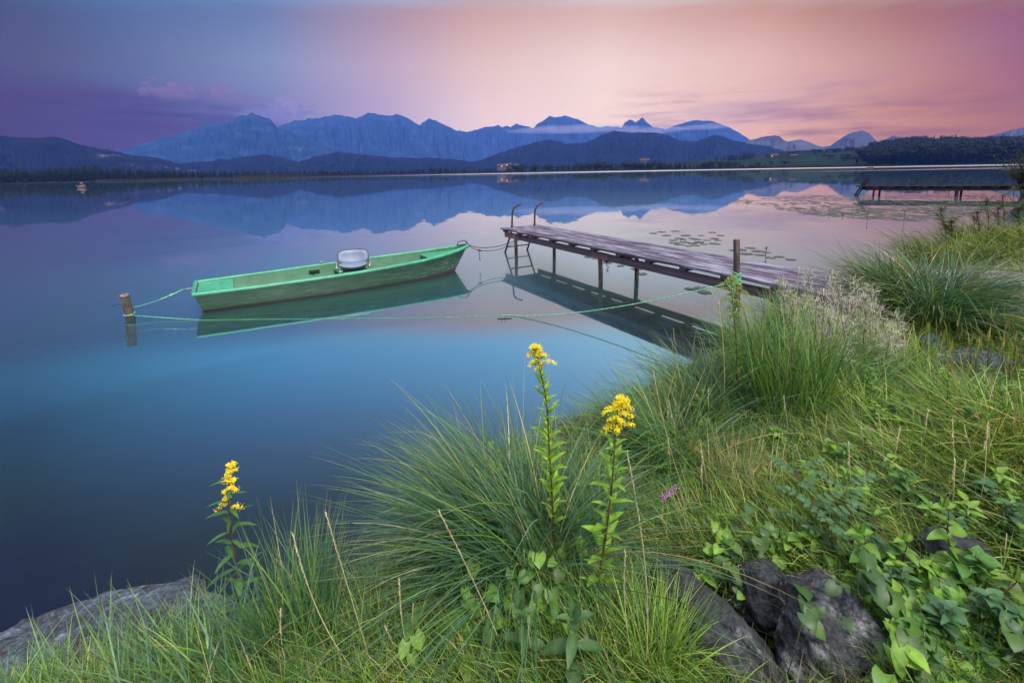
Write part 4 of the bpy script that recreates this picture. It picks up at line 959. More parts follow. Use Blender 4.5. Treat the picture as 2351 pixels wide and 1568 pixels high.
M['plaster'] = noise_mat('pale plaster', [(.3, (.06, .055, .07)), (.7, (.10, .095, .11))], 1, 3, .9)
M['tiles'] = noise_mat('red roof tiles', [(.3, (.05, .02, .02)), (.7, (.08, .035, .032))], 2, 4, .9)
m, N, L, B = nmat('lit window'); B.inputs['Base Color'].default_value = (.5, .3, .12, 1); B.inputs['Emission Color'].default_value = (1, .62, .3, 1); B.inputs['Emission Strength'].default_value = 2.2; M['lit'] = m
M['paneglass'] = noise_mat('dark window pane', [(.3, (.02, .025, .035)), (.7, (.04, .045, .06))], 2, 2, .2)
def house(px, py, r, w, h, lit, label, rot=0):
    a, e = azel(px, py); z = r * math.tan(e) + CAM_H; ln = land_at(a, r)
    z = max(ln - .5, z) if z < ln + 6 else z
    root = empty('house', (r * math.sin(a), r * math.cos(a), z), label, 'house', None, -a + rot)
    mb = MB(); d = w * .6; mb.box((0, 0, h / 2 - 2), (w, d, h + 4)); mb.build('wall', M['plaster'], root)
    mb = MB(); o = .6; rh = w * .22
    mb.add([(-w / 2 - o, -d / 2 - o, h), (w / 2 + o, -d / 2 - o, h), (w / 2 + o, d / 2 + o, h), (-w / 2 - o, d / 2 + o, h), (-w / 2 - o, 0, h + rh), (w / 2 + o, 0, h + rh)], [(0, 1, 5, 4), (2, 3, 4, 5), (0, 4, 3), (1, 2, 5), (3, 2, 1, 0)]); mb.build('roof', M['tiles'], root)
    n = max(3, int(w / 3.4))
    for k in range(n):
        x = -w / 2 + w * (k + .5) / n
        for fl in range(max(1, int(h / 2.8))):
            mb = MB(); mb.box((x, -d / 2 - .03, 1.5 + fl * 2.7), (1.1, .08, 1.0)); mb.build('window', M['lit'] if (k, fl) in lit else M['paneglass'], root)
house(1152, 385, 640, 12, 2.2, {(1, 0), (3, 0)}, 'long low house with bright lit windows at the centre far shore')
house(1168, 382, 650, 8, 2.4, {(0, 0)}, 'white lit house beside the long low one at the centre far shore')
house(1185, 383, 660, 7, 2.2, set(), 'small pale house right of the lit lakeside houses')
house(1480, 371, 960, 17, 2, set(), 'long pale barn with light roof on the meadow edge behind conifers')
house(1778, 361, 900, 11, 3, {(0, 0)}, 'farmhouse with one warm light on the slope left of the meadow')
house(2020, 350, 880, 13, 4, {(3, 0)}, 'white farmhouse with a light under the hilltop trees')
house(1985, 351, 890, 11, 3, set(), 'reddish roofed farm building left of the white farmhouse')
house(1822, 364, 850, 9, 2.5, set(), 'low dark barn in the middle of the green meadow')

M['boatwood'] = noise_mat('pale boat wood', [(.3, (.14, .09, .09)), (.7, (.22, .14, .14))], 4, 4, .6)
M['cloth'] = noise_mat('dark clothing', [(.3, (.02, .02, .03)), (.7, (.05, .045, .055))], 6, 3, .9)
M['skin'] = noise_mat('skin', [(.3, (.3, .18, .13)), (.7, (.4, .25, .19))], 6, 3, .6)
def far_boat(px, py, L_, label, mat, rot, people):
    q = P(px, py); root = empty('fishing_boat', (q[0], q[1], 0), label, 'boat', None, rot)
    v = []; f = []; K = 14
    for k in range(K + 1):
        t = k / K; w = .75 * math.sin(math.pi * (.12 + .86 * t) ** .8) ** .6 * (1 if t < .98 else .15); sh = .1 + .25 * (2 * t - 1) ** 2
        for y, z in ((-w, .35 + sh), (-w * .6, -.1), (w * .6, -.1), (w, .35 + sh), (w * .9, .33 + sh), (w * .5, .08), (-w * .5, .08), (-w * .9, .33 + sh)): v.append(((t - .5) * L_, y, z))
    for k in range(K):
        for j in range(8): f.append((k * 8 + j, k * 8 + (j + 1) % 8, k * 8 + 8 + (j + 1) % 8, k * 8 + 8 + j))
    f += [tuple(range(8)), tuple(K * 8 + j for j in range(7, -1, -1))]
    mb = MB(); mb.add(v, f); mb.build('hull', mat, root, True)
    for x in (-.9, .7): mb = MB(); mb.box((x, 0, .38), (.3, 1.2, .05)); mb.build('bench', mat, root)
    for (px_, col) in people:
        pe = empty('person', tuple(root.location), 'person in dark clothes seated in the small boat on the left water' if px_ < 0 else 'second person sitting in the small boat on the left water, facing left', 'person', None, rot)
        mb = MB(); x = px_
        mb.tube([(x, 0, .4), (x, 0, .55), (x + .03, 0, .8), (x + .04, 0, .95), (x + .04, 0, 1.0)], [.19, .18, .22, .14, .06], 10)
        for s in (-1, 1):
            mb.tube([(x, .1 * s, .46), (x + .4, .13 * s, .48), (x + .45, .13 * s, .12)], [.09, .075, .05], 8)
            mb.tube([(x + .03, .2 * s, .9), (x + .15, .26 * s, .68), (x + .38, .2 * s, .66)], [.06, .05, .035], 8)
        b = mb.build('clothing', M['cloth'], pe, True)
        mb = MB(); mb.tube([(x + .04, 0, .98), (x + .05, 0, 1.04), (x + .06, 0, 1.12), (x + .06, 0, 1.2), (x + .05, 0, 1.26)], [.05, .085, .105, .09, .03], 10); mb.build('head', M['skin'], pe, True)
far_boat(188, 431.5, 5.0, 'small pale fishing boat with people on the dark water at left', M['boatwood'], rad(-38), [(-.8, 0), (.9, 0)])
far_boat(1998, 386.5, 6.5, 'tiny dark boat on the bright strip near the right far shore', M['cloth'], rad(30), [])

tw = P(1158, 731, .006); mb = MB(); mb.tube([Vector(tw) + Vector((-.09, 0, 0)), Vector(tw), Vector(tw) + Vector((.1, .01, 0))], .006, 5); mb.tube([Vector(tw) + Vector((-.02, 0, 0)), Vector(tw) + Vector((-.05, 0, .05))], .004, 5); mb.tube([Vector(tw), Vector(tw) + Vector((.02, 0, .045))], .003, 5)
tagp(mb.build('floating_twig', M['post'], None, True), 'small pale forked twig floating beside the long green rope', 'twig')
# ------------------------------------------------------------------ stones on the bank
def rock_mat(name, dark, mid, lich, lthr=.56, veins=True):
    m, N, L, B = nmat(name)
    tc = N.new('ShaderNodeTexCoord'); nz = N.new('ShaderNodeTexNoise'); nz.inputs['Scale'].default_value = 7; nz.inputs['Detail'].default_value = 10; nz.inputs['Roughness'].default_value = .65; L.new(tc.outputs['Object'], nz.inputs[0])
    cr = ramp(N, [(.32, dark), (.55, mid), (.75, tuple(c * 1.5 for c in mid))]); L.new(nz.outputs[0], cr.inputs[0])
    n2 = N.new('ShaderNodeTexNoise'); n2.inputs['Scale'].default_value = 4.5; n2.inputs['Detail'].default_value = 9; n2.inputs['Roughness'].default_value = .75; n2.inputs['Distortion'].default_value = .6; L.new(tc.outputs['Object'], n2.inputs[0])
    r2 = ramp(N, [(lthr - .03, (0, 0, 0)), (lthr + .09, (.85, .85, .85))]); L.new(n2.outputs[0], r2.inputs[0])
    mx = N.new('ShaderNodeMix'); mx.data_type = 'RGBA'; L.new(r2.outputs[0], mx.inputs[0]); L.new(cr.outputs[0], mx.inputs[6]); mx.inputs[7].default_value = (*lich, 1)
    vo = N.new('ShaderNodeTexVoronoi'); vo.feature = 'DISTANCE_TO_EDGE'; vo.inputs['Scale'].default_value = 3.2; dm = N.new('ShaderNodeMixRGB'); dm.inputs[0].default_value = .25; L.new(tc.outputs['Object'], dm.inputs[1]); L.new(nz.outputs['Color'], dm.inputs[2]); L.new(dm.outputs[0], vo.inputs[0])
    vr = ramp(N, [(0, (.25, .25, .25)), (.03, (1, 1, 1))]); L.new(vo.outputs['Distance'], vr.inputs[0])
    gr_ = N.new('ShaderNodeTexNoise'); gr_.inputs['Scale'].default_value = 55; gr_.inputs['Detail'].default_value = 6; L.new(tc.outputs['Object'], gr_.inputs[0]); gg = N.new('ShaderNodeMapRange'); gg.inputs[1].default_value = .3; gg.inputs[2].default_value = .7; gg.inputs[3].default_value = .35; gg.inputs[4].default_value = 1.7; L.new(gr_.outputs[0], gg.inputs[0])
    m1 = N.new('ShaderNodeMix'); m1.data_type = 'RGBA'; m1.blend_type = 'MULTIPLY'; m1.inputs[0].default_value = 1; L.new(mx.outputs[2], m1.inputs[6]); L.new(vr.outputs[0], m1.inputs[7])
    m2 = N.new('ShaderNodeMix'); m2.data_type = 'RGBA'; m2.blend_type = 'MULTIPLY'; m2.inputs[0].default_value = 1; L.new(m1.outputs[2], m2.inputs[6]); L.new(gg.outputs[0], m2.inputs[7])
    L.new(m2.outputs[2], B.inputs['Base Color']); B.inputs['Roughness'].default_value = .8
    n3 = N.new('ShaderNodeTexNoise'); n3.inputs['Scale'].default_value = 26; n3.inputs['Detail'].default_value = 8; L.new(tc.outputs['Object'], n3.inputs[0])
    ad = N.new('ShaderNodeMath'); ad.operation = 'ADD'; L.new(n3.outputs[0], ad.inputs[0]); L.new(nz.outputs[0], ad.inputs[1])
    bp = N.new('ShaderNodeBump'); bp.inputs['Strength'].default_value = 1; bp.inputs['Distance'].default_value = .035; L.new(ad.outputs[0], bp.inputs['Height']); L.new(bp.outputs[0], B.inputs['Normal'])
    return m
M['slate'] = rock_mat('blue grey stone', (.014, .019, .03), (.045, .062, .095), (.17, .21, .28), .57)
M['darkstone'] = rock_mat('dark stone with pale veins', (.006, .008, .012), (.022, .026, .036), (.17, .18, .19), .60)
M['mottled'] = rock_mat('mottled stone', (.009, .011, .016), (.036, .041, .052), (.26, .27, .28), .50)
M['pinkstone'] = rock_mat('pink grey slab', (.05, .035, .045), (.14, .11, .13), (.26, .25, .29), .55)
def rock(loc, size, rot, seed, mat, label, flat=.0, tilt=(0, 0), planes=9):
    bm = bmesh.new(); bmesh.ops.create_icosphere(bm, subdivisions=5, radius=1)
    r = random.Random(seed); pl = []
    for k in range(planes):
        n = Vector((r.gauss(0, 1), r.gauss(0, 1), r.gauss(0, .8))).normalized(); pl.append((n, r.uniform(.62, .92)))
    if flat: pl.append((Vector((r.uniform(-.15, .15), r.uniform(-.15, .15), 1)).normalized(), flat))
    for v in bm.verts:
        p = v.co.copy()
        for n, d in pl:
            k = p.dot(n)
            if k > d: p -= n * (k - d) * .93
        nn = p.normalized(); p += nn * (.13 * fbm(p * 1.9 + Vector((seed, 0, 0)), 7, 2.1, .6) - .07 * abs(noise.noise(p * 3.1 + Vector((0, seed, 0)))) + .02 * noise.noise(p * 15))
        v.co = Vector((p.x * size[0], p.y * size[1], p.z * size[2]))
    me = bpy.data.meshes.new('boulder'); bm.to_mesh(me); bm.free(); me.materials.append(mat)
    me.polygons.foreach_set('use_smooth', np.ones(len(me.polygons), dtype=bool))
    o = bpy.data.objects.new('boulder', me); COL.objects.link(o); o.location = tuple(loc); o.rotation_euler = (rad(tilt[0]), rad(tilt[1]), rad(rot))
    tagp(o, label, 'rock'); return o
def gr(x, y, dz): return G(x, y) + np.array([0, 0, dz])
rock(P(225, 1560, -.03), (.80, .40, .25), 12, 3, M['slate'], 'wide blue grey slab at the water edge in the bottom left corner', .75, (-6, 3), 16)
rock(gr(1590, 1480, -.02), (.17, .36, .30), 36, 21, M['darkstone'], 'big dark boulder with a pale streak below the goldenrod, bottom centre right', 0, (-12, -20), 12)
rock(gr(1765, 1390, .02), (.14, .15, .17), 10, 8, M['darkstone'], 'dark smooth stone behind and between the two larger bottom boulders', 0, (10, 0), 7)
rock(gr(1905, 1510, .06), (.19, .19, .19), -20, 5, M['mottled'], 'mottled black and white boulder at the bottom, draped with heart leaved vine', .8, (8, 6), 14)
rock(gr(2110, 1160, -.01), (.15, .13, .09), 25, 9, M['darkstone'], 'dark stone sunk in the grass above the red stemmed sapling', 0, (0, 0), 12)
rock(gr(2200, 1305, .0), (.17, .12, .12), -10, 12, M['darkstone'], 'low dark stone behind the thick bindweed mound', 0, (0, 0), 12)
rock(gr(2285, 665, .02), (1.0, .5, .24), -8, 14, M['pinkstone'], 'large flat pinkish grey slab right of the big drooping tussock', .7, (0, 0), 14)
rock(gr(2245, 825, -.04), (.46, .24, .13), -6, 15, M['slate'], 'flat pale blue stone behind the yellow green shoots', .7, (0, 0), 16)
rock(gr(2340, 720, -.02), (.45, .25, .14), 5, 18, M['slate'], 'pale stone at the right edge below the flat slab', .7, (0, 0), 14)
rock(gr(2140, 800, .0), (.11, .09, .12), 5, 19, M['slate'], 'small upright pale stone left of the flat blue stone')
rock(P(1135, 1075, .04), (.15, .11, .11), 5, 25, M['slate'], 'small pale stone at the waterline behind the left tussock')
rock(P(1290, 985, .0), (.15, .12, .08), 5, 26, M['slate'], 'small stone at the waterline between the two goldenrods')
rock(gr(1010, 1450, -.02), (.16, .12, .12), 40, 27, M['darkstone'], 'dark wet stone at the bottom centre under the grass')
rock(P(820, 1200, -.30), (.36, .5, .24), 35, 28, M['bed'], 'brown slab lying under water left of the tussock', .7)
rock(gr(1740, 1545, -.03), (.12, .12, .11), 35, 31, M['darkstone'], 'dark stone in the gap between the big boulder and the mottled one')

# ------------------------------------------------------------------ plants
def blades(name, root, az, lean, length, width, bend, col, seg=6, mat=None, parent=None, tipcol=None, twist=None, droop_pow=1.0):
    N = len(root); t = np.linspace(0, 1, seg + 1)
    ang = lean[:, None] + bend[:, None] * t[None] ** droop_pow
    ds = (length / seg)[:, None]
    kink = (RNG.random(N) < .09)[:, None] * (t[None] > RNG.uniform(.35, .8, N)[:, None]) * RNG.uniform(.5, 1.6, N)[:, None]; ang = ang + kink
    h = np.sin(ang) * ds; z = np.cos(ang) * ds
    H = np.concatenate([np.zeros((N, 1)), np.cumsum((h[:, :-1] + h[:, 1:]) / 2, 1)], 1); Z = np.concatenate([np.zeros((N, 1)), np.cumsum((z[:, :-1] + z[:, 1:]) / 2, 1)], 1)
    dx, dy = np.cos(az), np.sin(az)
    sway = (RNG.normal(0, .05, N) * length)[:, None] * t[None] ** 2
    C = np.stack([root[:, 0:1] + dx[:, None] * H - dy[:, None] * sway, root[:, 1:2] + dy[:, None] * H + dx[:, None] * sway, root[:, 2:3] + Z], -1)
    tw = (RNG.normal(0, .6, N) if twist is None else twist)
    s0 = np.stack([-dy * np.cos(tw), dx * np.cos(tw), np.sin(tw)], -1)
    w = (width[:, None] * (1 - t[None] ** 2.2) * (.65 + .35 * np.minimum(1, t[None] * 5)) + 2e-4)[..., None]
    v = np.concatenate([(C - s0[:, None] * w / 2)[:, :, None], (C + s0[:, None] * w / 2)[:, :, None]], 2)   # N, seg+1, 2, 3
    idx = np.arange(N * (seg + 1) * 2).reshape(N, seg + 1, 2)
    f = np.stack([idx[:, :-1, 0], idx[:, :-1, 1], idx[:, 1:, 1], idx[:, 1:, 0]], -1).reshape(-1, 4)
    c = np.repeat(col[:, None], seg + 1, 1); 
    if tipcol is not None:
        k = np.clip((t - .72) / .28, 0, 1)[None, :, None] * (RNG.random(N) < .25)[:, None, None]; c = c * (1 - k * .8) + np.array(tipcol) * k * .8
    c = np.repeat(c[:, :, None], 2, 2).reshape(-1, 3)
    return obj_from(name, v.reshape(-1, 3), f, mat or M['leaf'], parent, True, tint=c)
TEAL = [(.035, .095, .05), (.06, .14, .07), (.09, .18, .085), (.045, .12, .075)]
FRESH = [(.075, .165, .026), (.115, .23, .034), (.17, .29, .05), (.055, .125, .028)]
OLIVE = [(.06, .09, .012), (.09, .12, .016), (.12, .14, .02), (.045, .07, .012)]
STRAW = [(.36, .30, .13), (.44, .38, .2), (.3, .26, .11), (.36, .24, .12)]
LIME = [(.2, .32, .04), (.26, .38, .06), (.17, .29, .04)]
def pick(pal, n, var=.25):
    p = np.array(pal)[RNG.integers(0, len(pal), n)]; return np.clip(p * RNG.uniform(1 - var, 1 + var, (n, 1)), 0, 1)
def mixpal(n, *pw):
    out = np.zeros((n, 3)); r = RNG.random(n); a = 0
    for pal, w in pw: m_ = (r >= a) & (r < a + w); out[m_] = pick(pal, int(m_.sum())); a += w
    m_ = r >= a; out[m_] = pick(pw[0][0], int(m_.sum())); return out
def tussock(base, n, L, R_, az0, spread, lean, bend, pal, label, width=(.0025, .007), name='sedge_tussock', seg=8, tip=(.28, .22, .09), straw=.035, dz=-.02):
    base = np.array(base, float); root = empty(name, base, label, 'grass tussock', None)
    rr_ = R_ * np.sqrt(RNG.random(n)); th = RNG.uniform(0, 2 * math.pi, n)
    rt = np.stack([rr_ * np.cos(th), rr_ * np.sin(th), np.zeros(n)], -1)
    gz = hgt(base[0] + rt[:, 0], base[1] + rt[:, 1]) - base[2]; rt[:, 2] = np.clip(gz, -.15, .1) + dz
    az = rad(az0) + RNG.normal(0, 1, n) * rad(spread); 
    k = .35; az = np.where(RNG.random(n) < k, th + RNG.normal(0, .5, n), az)
    ln = RNG.uniform(L[0], L[1], n) * (.6 + .4 * RNG.random(n) ** .5)
    le = rad(1) * RNG.uniform(lean[0], lean[1], n); be = rad(1) * RNG.uniform(bend[0], bend[1], n)
    c = mixpal(n, *pal); s = RNG.random(n) < straw; c[s] = pick(STRAW, int(s.sum()))
    blades('leaf_blades', rt, az, le, ln, RNG.uniform(width[0], width[1], n), be, c, seg, parent=root, tipcol=tip)
    return root
# vectorised ground hit
def Gv(px, py):
    px = np.asarray(px, float); py = np.asarray(py, float)
    d = ((px - 1175.5) / FPX)[:, None] * _R - ((py - 552) / FPX)[:, None] * _U + _f
    z = np.full(len(px), .45)
    for _ in range(14):
        t = (z - CAM_H) / d[:, 2]; q = _C + d * t[:, None]; z = z * .4 + .6 * np.maximum(hgt(q[:, 0], q[:, 1]), -.3)
    q[:, 2] = hgt(q[:, 0], q[:, 1]); return q

tussock(G(1210, 1300), 1700, (.55, 1.0), .15, 174, 34, (15, 66), (25, 70), [(TEAL, .8), (FRESH, .2)], 'large blue green sedge tussock arching left over the water, in front of the tall goldenrod', (.003, .0055), seg=10)
tussock(G(1090, 1180), 420, (.4, .62), .10, 160, 40, (8, 45), (15, 60), [(TEAL, .9), (FRESH, .1)], 'smaller blue green tussock behind the large one, its tips against the water', (.003, .005))
tussock(G(1330, 1230), 520, (.3, .5), .13, 110, 70, (5, 40), (10, 60), [(TEAL, .75), (FRESH, .25)], 'blue green sedge between the two tall goldenrods', (.0028, .005))
tussock(G(1540, 1060), 900, (.42, .75), .17, 178, 36, (15, 55), (20, 70), [(TEAL, .5), (FRESH, .5)], 'sedge tussock right of the second goldenrod leaning out over the lake', (.003, .0055), seg=10)
tussock(G(1640, 960), 420, (.4, .7), .16, 178, 40, (15, 50), (20, 60), [(TEAL, .7), (FRESH, .3)], 'sedge tussock at the foot of the tall unopened goldenrod', (.003, .005))
tussock(G(1800, 925), 720, (.55, .9), .26, 120, 70, (3, 26), (4, 38), [(FRESH, .75), (TEAL, .25)], 'upright fresh green clump of long blades right of the unopened goldenrod', (.004, .008))
tussock(G(1950, 880), 330, (.35, .6), .2, 20, 50, (15, 45), (40, 80), [(FRESH, .6), (TEAL, .4)], 'fresh green clump arching right over the meadow grass', (.004, .007))
tussock(G(2140, 735), 1300, (.75, 1.2), .24, 10, 60, (8, 44), (50, 100), [(TEAL, .7), (OLIVE, .3)], 'huge dark tussock with long drooping blades in front of the flat slab', (.006, .012), seg=12, straw=.03)
tussock(G(2050, 700), 600, (.6, 1.05), .22, 165, 45, (8, 42), (25, 70), [(OLIVE, .5), (TEAL, .5)], 'tall dark sedge whose tips stand against the pink water left of the huge tussock', (.005, .009), seg=10)
tussock(G(2200, 600), 900, (.5, .95), .7, 175, 40, (15, 55), (25, 70), [(OLIVE, .85), (FRESH, .15)], 'olive green sedge on the bank just beyond the huge tussock', (.006, .011), seg=9)
tussock(G(2270, 560), 700, (.5, .9), .8, 150, 60, (15, 50), (20, 70), [(OLIVE, .9), (STRAW, .1)], 'olive bank sedge behind, under the leafy weeds', (.007, .012), seg=8)
tussock(G(2345, 560), 700, (.4, .7), .9, 170, 70, (15, 50), (30, 70), [(OLIVE, .7), (FRESH, .3)], 'olive grass clump at the right edge of the far bank', (.007, .012), seg=8)
tussock(G(1470, 1030), 420, (.3, .55), .14, 175, 40, (15, 60), (20, 70), [(TEAL, .8), (FRESH, .2)], 'sedge at the waterline between second goldenrod and the lake', (.0028, .005))
tussock(G(1610, 890), 420, (.35, .6), .2, 178, 40, (15, 60), (20, 70), [(TEAL, .7), (FRESH, .3)], 'sedge overhanging the water before the jetty reflection', (.003, .0055))
tussock(G(1735, 800), 420, (.35, .6), .22, 170, 45, (10, 50), (20, 70), [(TEAL, .5), (FRESH, .5)], 'sedge at the waterline behind the unopened goldenrod', (.0035, .006))
tussock(G(1820, 730), 380, (.3, .6), .3, 170, 50, (8, 45), (20, 70), [(TEAL, .4), (FRESH, .6)], 'sedge at the shore end of the jetty under the fluffy weeds', (.004, .007))
tussock(G(1560, 960), 420, (.3, .55), .2, 170, 50, (8, 50), (20, 70), [(TEAL, .5), (FRESH, .5)], 'sedge on the slope above the second goldenrod', (.003, .0055))
tussock(G(2320, 490), 500, (.3, .55), 1.2, 150, 60, (10, 45), (20, 70), [(OLIVE, .8), (TEAL, .2)], 'olive sedge under the tallest weeds on the far right bank', (.012, .022), seg=7)
tussock(G(2260, 510), 500, (.3, .5), .9, 165, 60, (10, 50), (20, 70), [(OLIVE, .8), (FRESH, .2)], 'olive sedge at the waterline below the far jetty end', (.01, .018), seg=7)
tussock(G(2350, 450), 420, (.3, .6), 1.6, 150, 60, (10, 45), (20, 60), [(OLIVE, .9), (TEAL, .1)], 'dark bank sedge under the willow bush', (.016, .03), seg=6)
tussock(G(2210, 535), 420, (.35, .6), .7, 170, 60, (10, 50), (20, 70), [(OLIVE, .7), (TEAL, .3)], 'olive sedge leaning to the water below the branched weed', (.008, .014), seg=7)
# bottom edge
tussock(G(480, 1590), 620, (.22, .44), .22, 165, 35, (12, 55), (15, 55), [(TEAL, .55), (FRESH, .45)], 'grass clump bent left across the grey corner slab', (.0035, .007))
tussock(G(250, 1600), 330, (.2, .42), .25, 150, 45, (15, 60), (15, 60), [(TEAL, .6), (FRESH, .4)], 'grass in front of the grey corner slab at the bottom left', (.003, .006))
tussock(G(700, 1500), 330, (.3, .58), .10, 120, 50, (2, 22), (3, 30), [(TEAL, .6), (FRESH, .4)], 'upright clump of stiff blades right of the small goldenrod', (.0035, .0065))
tussock(G(800, 1590), 460, (.2, .38), .2, 120, 70, (5, 40), (5, 50), [(FRESH, .7), (TEAL, .3)], 'mixed grass clump at the bottom centre left', (.003, .006))
tussock(G(1130, 1430), 480, (.18, .34), .2, 140, 80, (5, 50), (10, 60), [(FRESH, .8), (TEAL, .2)], 'bright green grass clump at the bottom centre above the vine leaves', (.003, .0055))
tussock(G(1390, 1480), 420, (.18, .34), .16, 100, 80, (5, 35), (10, 60), [(FRESH, .8), (TEAL, .2)], 'bright green grass clump left of the big dark boulder', (.003, .0055))
tussock(G(1510, 1540), 260, (.2, .36), .07, 60, 50, (5, 35), (15, 50), [(LIME, .5), (FRESH, .5)], 'lime green clump of narrow blades against the big dark boulder', (.003, .0055))
tussock(G(1700, 1130), 420, (.2, .38), .16, 100, 90, (3, 25), (5, 50), [(FRESH, .5), (STRAW, .5)], 'dry and green mixed grass tuft behind the purple flower spike', (.0018, .004), straw=.3)
tussock(G(1560, 1010), 300, (.2, .4), .2, 100, 90, (5, 30), (5, 50), [(FRESH, .6), (STRAW, .4)], 'fine half dry grass tuft above the purple flower spike', (.0015, .0035), straw=.3)
tussock(G(2240, 1120), 900, (.25, .42), .45, 200, 30, (45, 78), (10, 40), [(FRESH, .45), (LIME, .35), (STRAW, .2)], 'long combed grass lying over to the left on the right side', (.0025, .005))
tussock(G(2330, 1250), 600, (.25, .4), .35, 195, 30, (35, 75), (15, 50), [(FRESH, .5), (STRAW, .2), (TEAL, .3)], 'long matted grass at the right edge above the red stemmed twig', (.0025, .005))
tussock(G(2300, 960), 700, (.22, .4), .5, 200, 40, (35, 75), (10, 50), [(TEAL, .3), (FRESH, .5), (LIME, .2)], 'darker matted grass at the right edge beyond the clover', (.0025, .005))
tussock(G(1900, 1050), 600, (.16, .3), .35, 190, 60, (20, 70), (10, 50), [(FRESH, .8), (STRAW, .2)], 'short fine grass tuft in the middle of the bank, left of the broad plantain', (.0018, .004))
tussock(G(2000, 1300), 420, (.16, .3), .3, 200, 60, (20, 70), (10, 50), [(FRESH, .7), (STRAW, .3)], 'thin grass tuft among the red stemmed saplings', (.0018, .004))

tussock(G(2060, 860), 380, (.3, .55), .18, 60, 80, (3, 28), (10, 50), [(FRESH, .5), (LIME, .35), (STRAW, .15)], 'wild upright clump with straw tips before the small upright stone', (.003, .007))
tussock(G(2210, 940), 380, (.25, .5), .22, 200, 60, (8, 45), (20, 70), [(FRESH, .5), (LIME, .3), (TEAL, .2)], 'tangled lime clump between the flat blue stone and the plantains', (.003, .007))
tussock(G(2330, 1010), 420, (.3, .55), .25, 200, 50, (15, 55), (20, 70), [(LIME, .4), (FRESH, .4), (STRAW, .2)], 'lime green clump bent left at the right edge', (.003, .007))
tussock(G(2150, 1060), 380, (.22, .42), .2, 200, 50, (15, 60), (20, 60), [(LIME, .45), (FRESH, .45), (STRAW, .1)], 'combed lime clump above the dark sunken stone', (.0025, .006))
tussock(G(1980, 960), 300, (.2, .4), .16, 90, 90, (5, 40), (20, 70), [(FRESH, .6), (LIME, .4)], 'tangled clump just left of the upright plantain', (.0025, .006))
# meadow grass over the whole bank, beyond counting
def meadow():
    n = 60000; px = RNG.uniform(0, 2500, n * 2); py = 430 + 1240 * RNG.random(n * 2) ** .8
    q = Gv(px, py); d = sdist(q[:, 0], q[:, 1]); hol = np.exp(-((q[:, 0] - HOL[0]) / HOL[2]) ** 2 - ((q[:, 1] - HOL[1]) / HOL[3]) ** 2); k = (d > .02) & (q[:, 1] < 60) & (q[:, 1] > .4) & (RNG.random(len(d)) > hol * 1.3)
    q = q[k][:n]; px = px[k][:n]; py = py[k][:n]; N_ = len(q); dist = np.hypot(q[:, 0], q[:, 1])
    f1 = np.array([noise.noise(Vector((a[0] * 1.3, a[1] * 1.3, 0))) for a in q]); f2 = np.array([noise.noise(Vector((a[0] * .7 + 9, a[1] * .7, 4))) for a in q])
    L = RNG.uniform(.08, .24, N_) * (1 + .6 * f1) * np.clip(.7 + dist * .07, .7, 1.6)
    az = rad(190) + f2 * 2.2 + RNG.normal(0, .9, N_); le = np.abs(RNG.normal(30, 20, N_)) * rad(1); be = RNG.uniform(5, 70, N_) * rad(1)
    c = mixpal(N_, (FRESH, .5), (TEAL, .12), (OLIVE, .04), (STRAW, .10), (LIME, .24)); c = c * (1 + .35 * f1[:, None]) * np.array([1.0, .95, 1.0])
    W_ = RNG.uniform(.0018, .0042, N_) * np.clip(.8 + dist * .16, .9, 3)
    o = blades('meadow_grass', q - np.array([0, 0, .01]), az, le, L, W_, be, c, 4); tagp(o, kind='stuff')
meadow()
def thatch():       # dead matted leaves lying between the live blades
    n = 7000; px = RNG.uniform(900, 2500, n); py = 600 + 1060 * RNG.random(n) ** .8
    q = Gv(px, py); d = sdist(q[:, 0], q[:, 1]); q = q[d > .03]; N_ = len(q); dist = np.hypot(q[:, 0], q[:, 1])
    c = pick([(.12, .10, .045), (.08, .055, .03), (.18, .14, .075), (.05, .04, .02)], N_)
    o = blades('dead_grass', q, RNG.uniform(0, 6.28, N_), RNG.uniform(60, 88, N_) * rad(1), RNG.uniform(.06, .16, N_), RNG.uniform(.0012, .003, N_) * np.clip(.8 + dist * .16, .9, 3), RNG.uniform(-20, 25, N_) * rad(1), c, 3, M['dry']); tagp(o, kind='stuff')
thatch()

